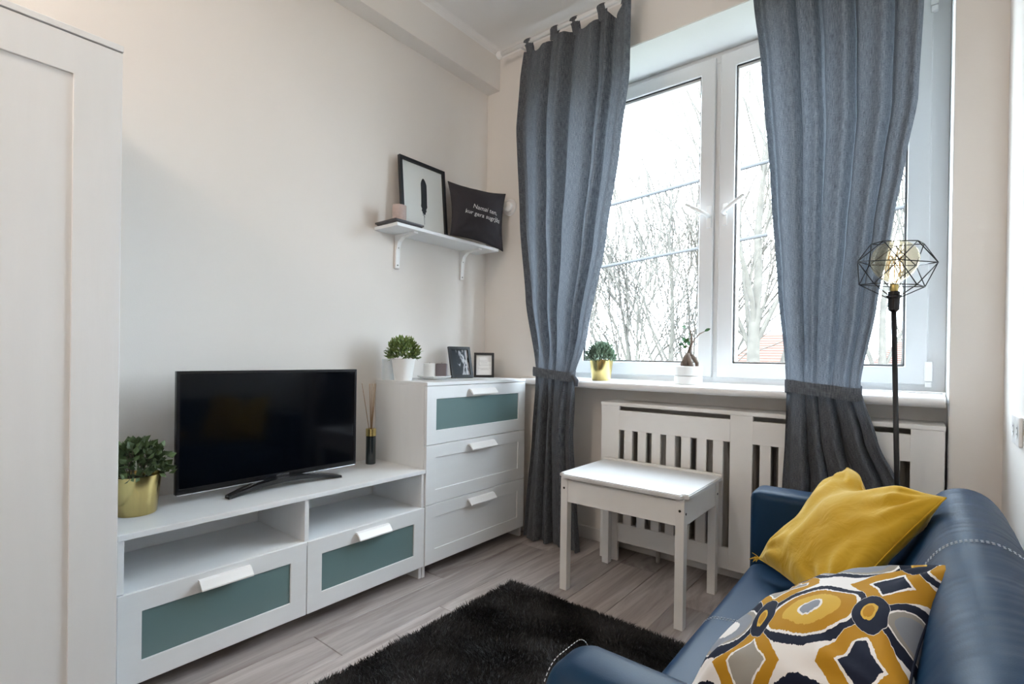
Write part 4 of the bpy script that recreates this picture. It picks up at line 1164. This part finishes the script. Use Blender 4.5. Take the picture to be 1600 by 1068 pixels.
for dy in (-0.005, 0.005):
    dashes('back_stitching', [(p[0]+nrm2[i+10, 0]*.003, -1.19+dy, p[1]+nrm2[i+10, 1]*.003) for i, p in enumerate(bk)], None)
for dy in (-0.005, 0.005):
    pts = [(SXF-.012, -1.125+dy, 0.29), (SXF-.0125, -1.125+dy, 0.35)]
    for k in range(20):
        x = SXF-.006 + k*0.0235
        a = (x-2.0615)/0.2385; e_ = max(0, SXF+.024-x)
        pts.append((x, -1.125+dy, 0.352+math.sqrt(max(0, .036**2-e_**2))+.022*max(0, 1-a*a)*0.985+.0025))
    dashes('seat_stitching', pts, None)
pts = []
for k in range(16):
    a = PI/2*k/15
    pts.append((SXF+.012, BYa-.045+.045*math.sin(a)-.0, 0.622-.045+.045*math.cos(a)+.0))
dashes('arm_stitching', [(SXF+.012, BYb+.045-.045*math.sin(PI/2*k/15), .577+.045*math.cos(PI/2*k/15)+.0006) for k in range(15, -1, -1)] + pts, None)
dashes('arm_stitching', [(SXF+.012, BYb-.0006, 0.30), (SXF+.012, BYb-.0006, 0.575)], None)

# ------------------------------------------------------------------ rug
rug = thing('rug', (1.3, -1.5, 0), 'black shaggy rug on the floor between bench and sofa', 'rug')
rx0, rx1, ry0, ry1 = 0.765, 1.90, -2.46, -0.632
box('backing', (rx0, ry0, 0.0004), (rx1, ry1, 0.012), 'gasket', rug, 0.003)
nb = 190000
px = rng.uniform(rx0-.004, rx1+.004, nb); py = rng.uniform(ry0-.004, ry1+.004, nb)
# density kept to the part of the pile that shows most; clumps lean together
gx = np.sin(px*23+np.sin(py*17)*1.7)+np.sin(py*19+np.cos(px*13)*2.0); gy = np.cos(px*15+py*11)+np.sin(py*27-px*8)
lean = np.stack([gx*0.30+rng.normal(0, .32, nb), gy*0.30+rng.normal(0, .32, nb)], 1)
hgt = rng.uniform(0.013, 0.022, nb)
clump = 0.5+0.25*np.sin(px*9.3+2*np.sin(py*5.1))+0.25*np.sin(py*8.1+1.5*np.cos(px*6.7))
tnt = np.clip(0.04+0.70*clump**1.6*rng.uniform(0.2, 1.0, nb)+0.25*(rng.uniform(0, 1, nb)**6), 0, 1)
ang_ = rng.uniform(0, 2*PI, nb); wdt = rng.uniform(0.0012, 0.0024, nb)
b0 = np.stack([px-np.cos(ang_)*wdt, py-np.sin(ang_)*wdt, np.full(nb, 0.010)], 1)
b1 = np.stack([px+np.cos(ang_)*wdt, py+np.sin(ang_)*wdt, np.full(nb, 0.010)], 1)
b2 = np.stack([px+lean[:, 0]*hgt, py+lean[:, 1]*hgt, 0.010+hgt*0.85], 1)
Vr = np.stack([b0, b1, b2], 1).reshape(-1, 3) - np.array(rug.location)
me = bpy.data.meshes.new('pile'); me.vertices.add(nb*3); me.vertices.foreach_set('co', Vr.astype(np.float32).ravel())
me.loops.add(nb*3); me.loops.foreach_set('vertex_index', np.arange(nb*3, dtype=np.int32))
me.polygons.add(nb); me.polygons.foreach_set('loop_start', np.arange(0, nb*3, 3, dtype=np.int32))
try: me.polygons.foreach_set('loop_total', np.full(nb, 3, dtype=np.int32))
except Exception: pass
me.update(); me.validate()
at = me.attributes.new('tint', 'FLOAT', 'POINT'); at.data.foreach_set('value', np.repeat(tnt, 3).astype(np.float32))
me.materials.append(M['pile']); po = bpy.data.objects.new('pile', me); COL.objects.link(po); po.parent = rug; po['kind'] = 'stuff'

# ------------------------------------------------------------------ ceiling lamp behind the viewer
LX, LY, LZ = 0.95, -3.35, 2.60
cl = thing('pendant_lamp', (LX, LY, ZC), 'round opal pendant lamp behind the viewer', 'pendant lamp')
lathe('canopy', [(0.02, -0.035), (0.05, -0.028), (0.055, -0.001), (0.05, 0)], (LX, LY, ZC-.0005), 'handle', cl, 32)
tube('cord', [(LX, LY, ZC-.03), (LX, LY, LZ+.13)], 0.004, 'handle', cl, 8)
lathe('cap', [(0.035, 0.105), (0.036, 0.108), (0.034, 0.135), (0.02, 0.14)], (LX, LY, LZ), 'handle', cl, 24)
sphere('globe', (LX, LY, LZ), 0.115, 'lampglass', cl, 32)

# ------------------------------------------------------------------ outdoors
gz = -3.2
struct(raw('ground', [(-80, 1.5, gz), (60, 1.5, gz), (60, 120, gz), (-80, 120, gz)], [(0, 1, 2, 3)], 'grass'), 'pale lawn outside the window')

def tree(base_, stems, seed, label, levels=5, group='bare trees outside the window'):
    r = np.random.default_rng(seed)
    o = thing('bare_tree', base_, label, 'tree', group)
    TV, TF, BV, BF = [], [], [], []
    def grow(p, d, L, rad, lev, V, F):
        n = 5; P = [p.copy()]; R = [rad]; d = d.copy()
        for k in range(n):
            d = d + r.normal(0, 0.045+0.012*lev, 3) + np.array((0, 0, 0.03)); d /= np.linalg.norm(d)
            p = p + d*L/n; P.append(p.copy()); R.append(max(0.0175, rad*(1-0.55*(k+1)/n)))
        tube_geo([tuple(q) for q in P], R, 7 if lev < 1 else (5 if lev < 3 else 3), V, F, cap=False)
        if lev >= levels: return
        nb_ = (3, 4, 3, 2, 2, 2)[lev]
        for k in range(nb_):
            q = (0.55 if lev == 0 else 0.3)+(0.45 if lev == 0 else 0.7)*(k+r.uniform(0.2, 0.9))/nb_; q = min(q, 0.98)
            i = min(n-1, int(q*n)); fp_ = q*n-i; pp = P[i]*(1-fp_)+P[i+1]*fp_; rr = R[i]*(1-fp_)+R[i+1]*fp_
            ax = r.normal(0, 1, 3); ax -= d*np.dot(ax, d); ax /= np.linalg.norm(ax)
            sp_ = r.uniform(0.28, 0.7)
            nd = d*math.cos(sp_)+ax*math.sin(sp_); nd[2] += 0.12; nd /= np.linalg.norm(nd)
            grow(pp, nd, L*r.uniform(0.55, 0.78), rr*r.uniform(0.42, 0.6), lev+1, BV, BF)
        grow(P[-1], d, L*0.62, R[-1]*0.95, lev+1, BV, BF)
    for (dx, dy, L, rad) in stems:
        d = np.array((dx, dy, 1.0)); d /= np.linalg.norm(d)
        grow(np.array(base_, float), d, L, rad, 0, TV, TF)
    raw('trunk', TV, TF, 'bark', o, True); raw('branches', BV, BF, 'bark', o, True)['kind'] = 'stuff'
    return o
tree((-3.35, 10.0, gz), [(-0.13, 0, 3.9, 0.14), (-0.27, 0.1, 4.0, 0.15), (-0.42, 0.0, 3.7, 0.11)], 31, 'bare tree with stems fanning left, behind the brass pot', levels=3)
tree((-3.0, 10.6, gz), [(0.03, 0, 4.6, 0.15), (0.10, 0.1, 4.0, 0.10)], 33, 'bare slender tree in the middle of the left pane', levels=3)
tree((-2.2, 11.5, gz), [(-0.02, 0, 4.8, 0.16), (-0.09, 0, 4.3, 0.11)], 35, 'bare tree behind the ficus, next to the window mullion', levels=3)
tree((-0.72, 10.0, gz), [(-0.015, 0, 5.6, 0.25), (0.05, 0.05, 5.4, 0.23)], 37, 'bare twin trunk tree seen through the right pane', levels=3)
tree((1.75, 10.5, gz), [(0.0, 0, 4.4, 0.17)], 39, 'bare tree glimpsed beside the floor lamp', levels=3)
for k, (za, zb) in enumerate(((3.94, 4.16), (2.81, 3.03))):
    pts = []
    for i in range(41):
        s = i/40; x = -12+s*20
        z = za + (x+2.47)/(2.94)*(zb-za)*1.0 + 0.0015*(x+1.0)**2 - .003
        pts.append((x, 6.0, z))
    w = thing('overhead_cable', (-1, 6.0, za), ('upper' if k == 0 else 'lower')+' dark cable strung across the view outside', 'cable', 'cables outside the window')
    tube('cable_strand', pts, 0.030, 'wire', w, 6)

def house(x0, x1, y0, y1, zt, zr, label):
    h = thing('house', ((x0+x1)/2, (y0+y1)/2, gz), label, 'house', 'houses behind the trees')
    box('wall', (x0, y0, gz), (x1, y1, zt), 'render', h, 0)
    ym_ = (y0+y1)/2; o_ = 0.4
    V = [(x0-o_, y0-o_, zt), (x1+o_, y0-o_, zt), (x1+o_, y1+o_, zt), (x0-o_, y1+o_, zt), (x0+1.0, ym_, zr), (x1-1.0, ym_, zr)]
    rf = raw('roof', V, [(0, 1, 5, 4), (1, 2, 5), (2, 3, 4, 5), (3, 0, 4), (3, 2, 1, 0)], 'roof', h)
    # tile courses laid up the near slope
    n = 14
    for k in range(n):
        q = k/n; q2 = (k+1)/n
        a0 = x0-o_+(1.0+o_)*q; a1 = x1+o_-(1.0+o_)*q; y_ = y0-o_+(ym_-y0+o_)*q; yq = y0-o_+(ym_-y0+o_)*q2; z_ = zt+(zr-zt)*q; zq = zt+(zr-zt)*q2
        raw('tile_course', [(a0, y_, z_+.05), (a1, y_, z_+.05), (a1-.07, yq, zq+.015), (a0+.07, yq, zq+.015), (a0, y_, z_), (a1, y_, z_)], [(0, 1, 2, 3), (4, 5, 1, 0)], 'roof', rf)
    for xx in np.arange(x0+1.0, x1-1.0, 2.2):
        w_ = box('window', (xx, y0-.03, zt-1.8), (xx+1.0, y0+.05, zt-.5), 'handle', h, 0.01)
        box('window_pane', (xx+.08, y0-.04, zt-1.72), (xx+.92, y0-.03, zt-.58), 'bottle', w_, 0)
    return h
house(-6.6, -1.2, 29.0, 36.0, 0.55, 2.75, 'red roofed house behind the twin trunk tree')
house(0.2, 7.5, 34.0, 41.0, 0.7, 2.4, 'red roofed house behind the floor lamp')
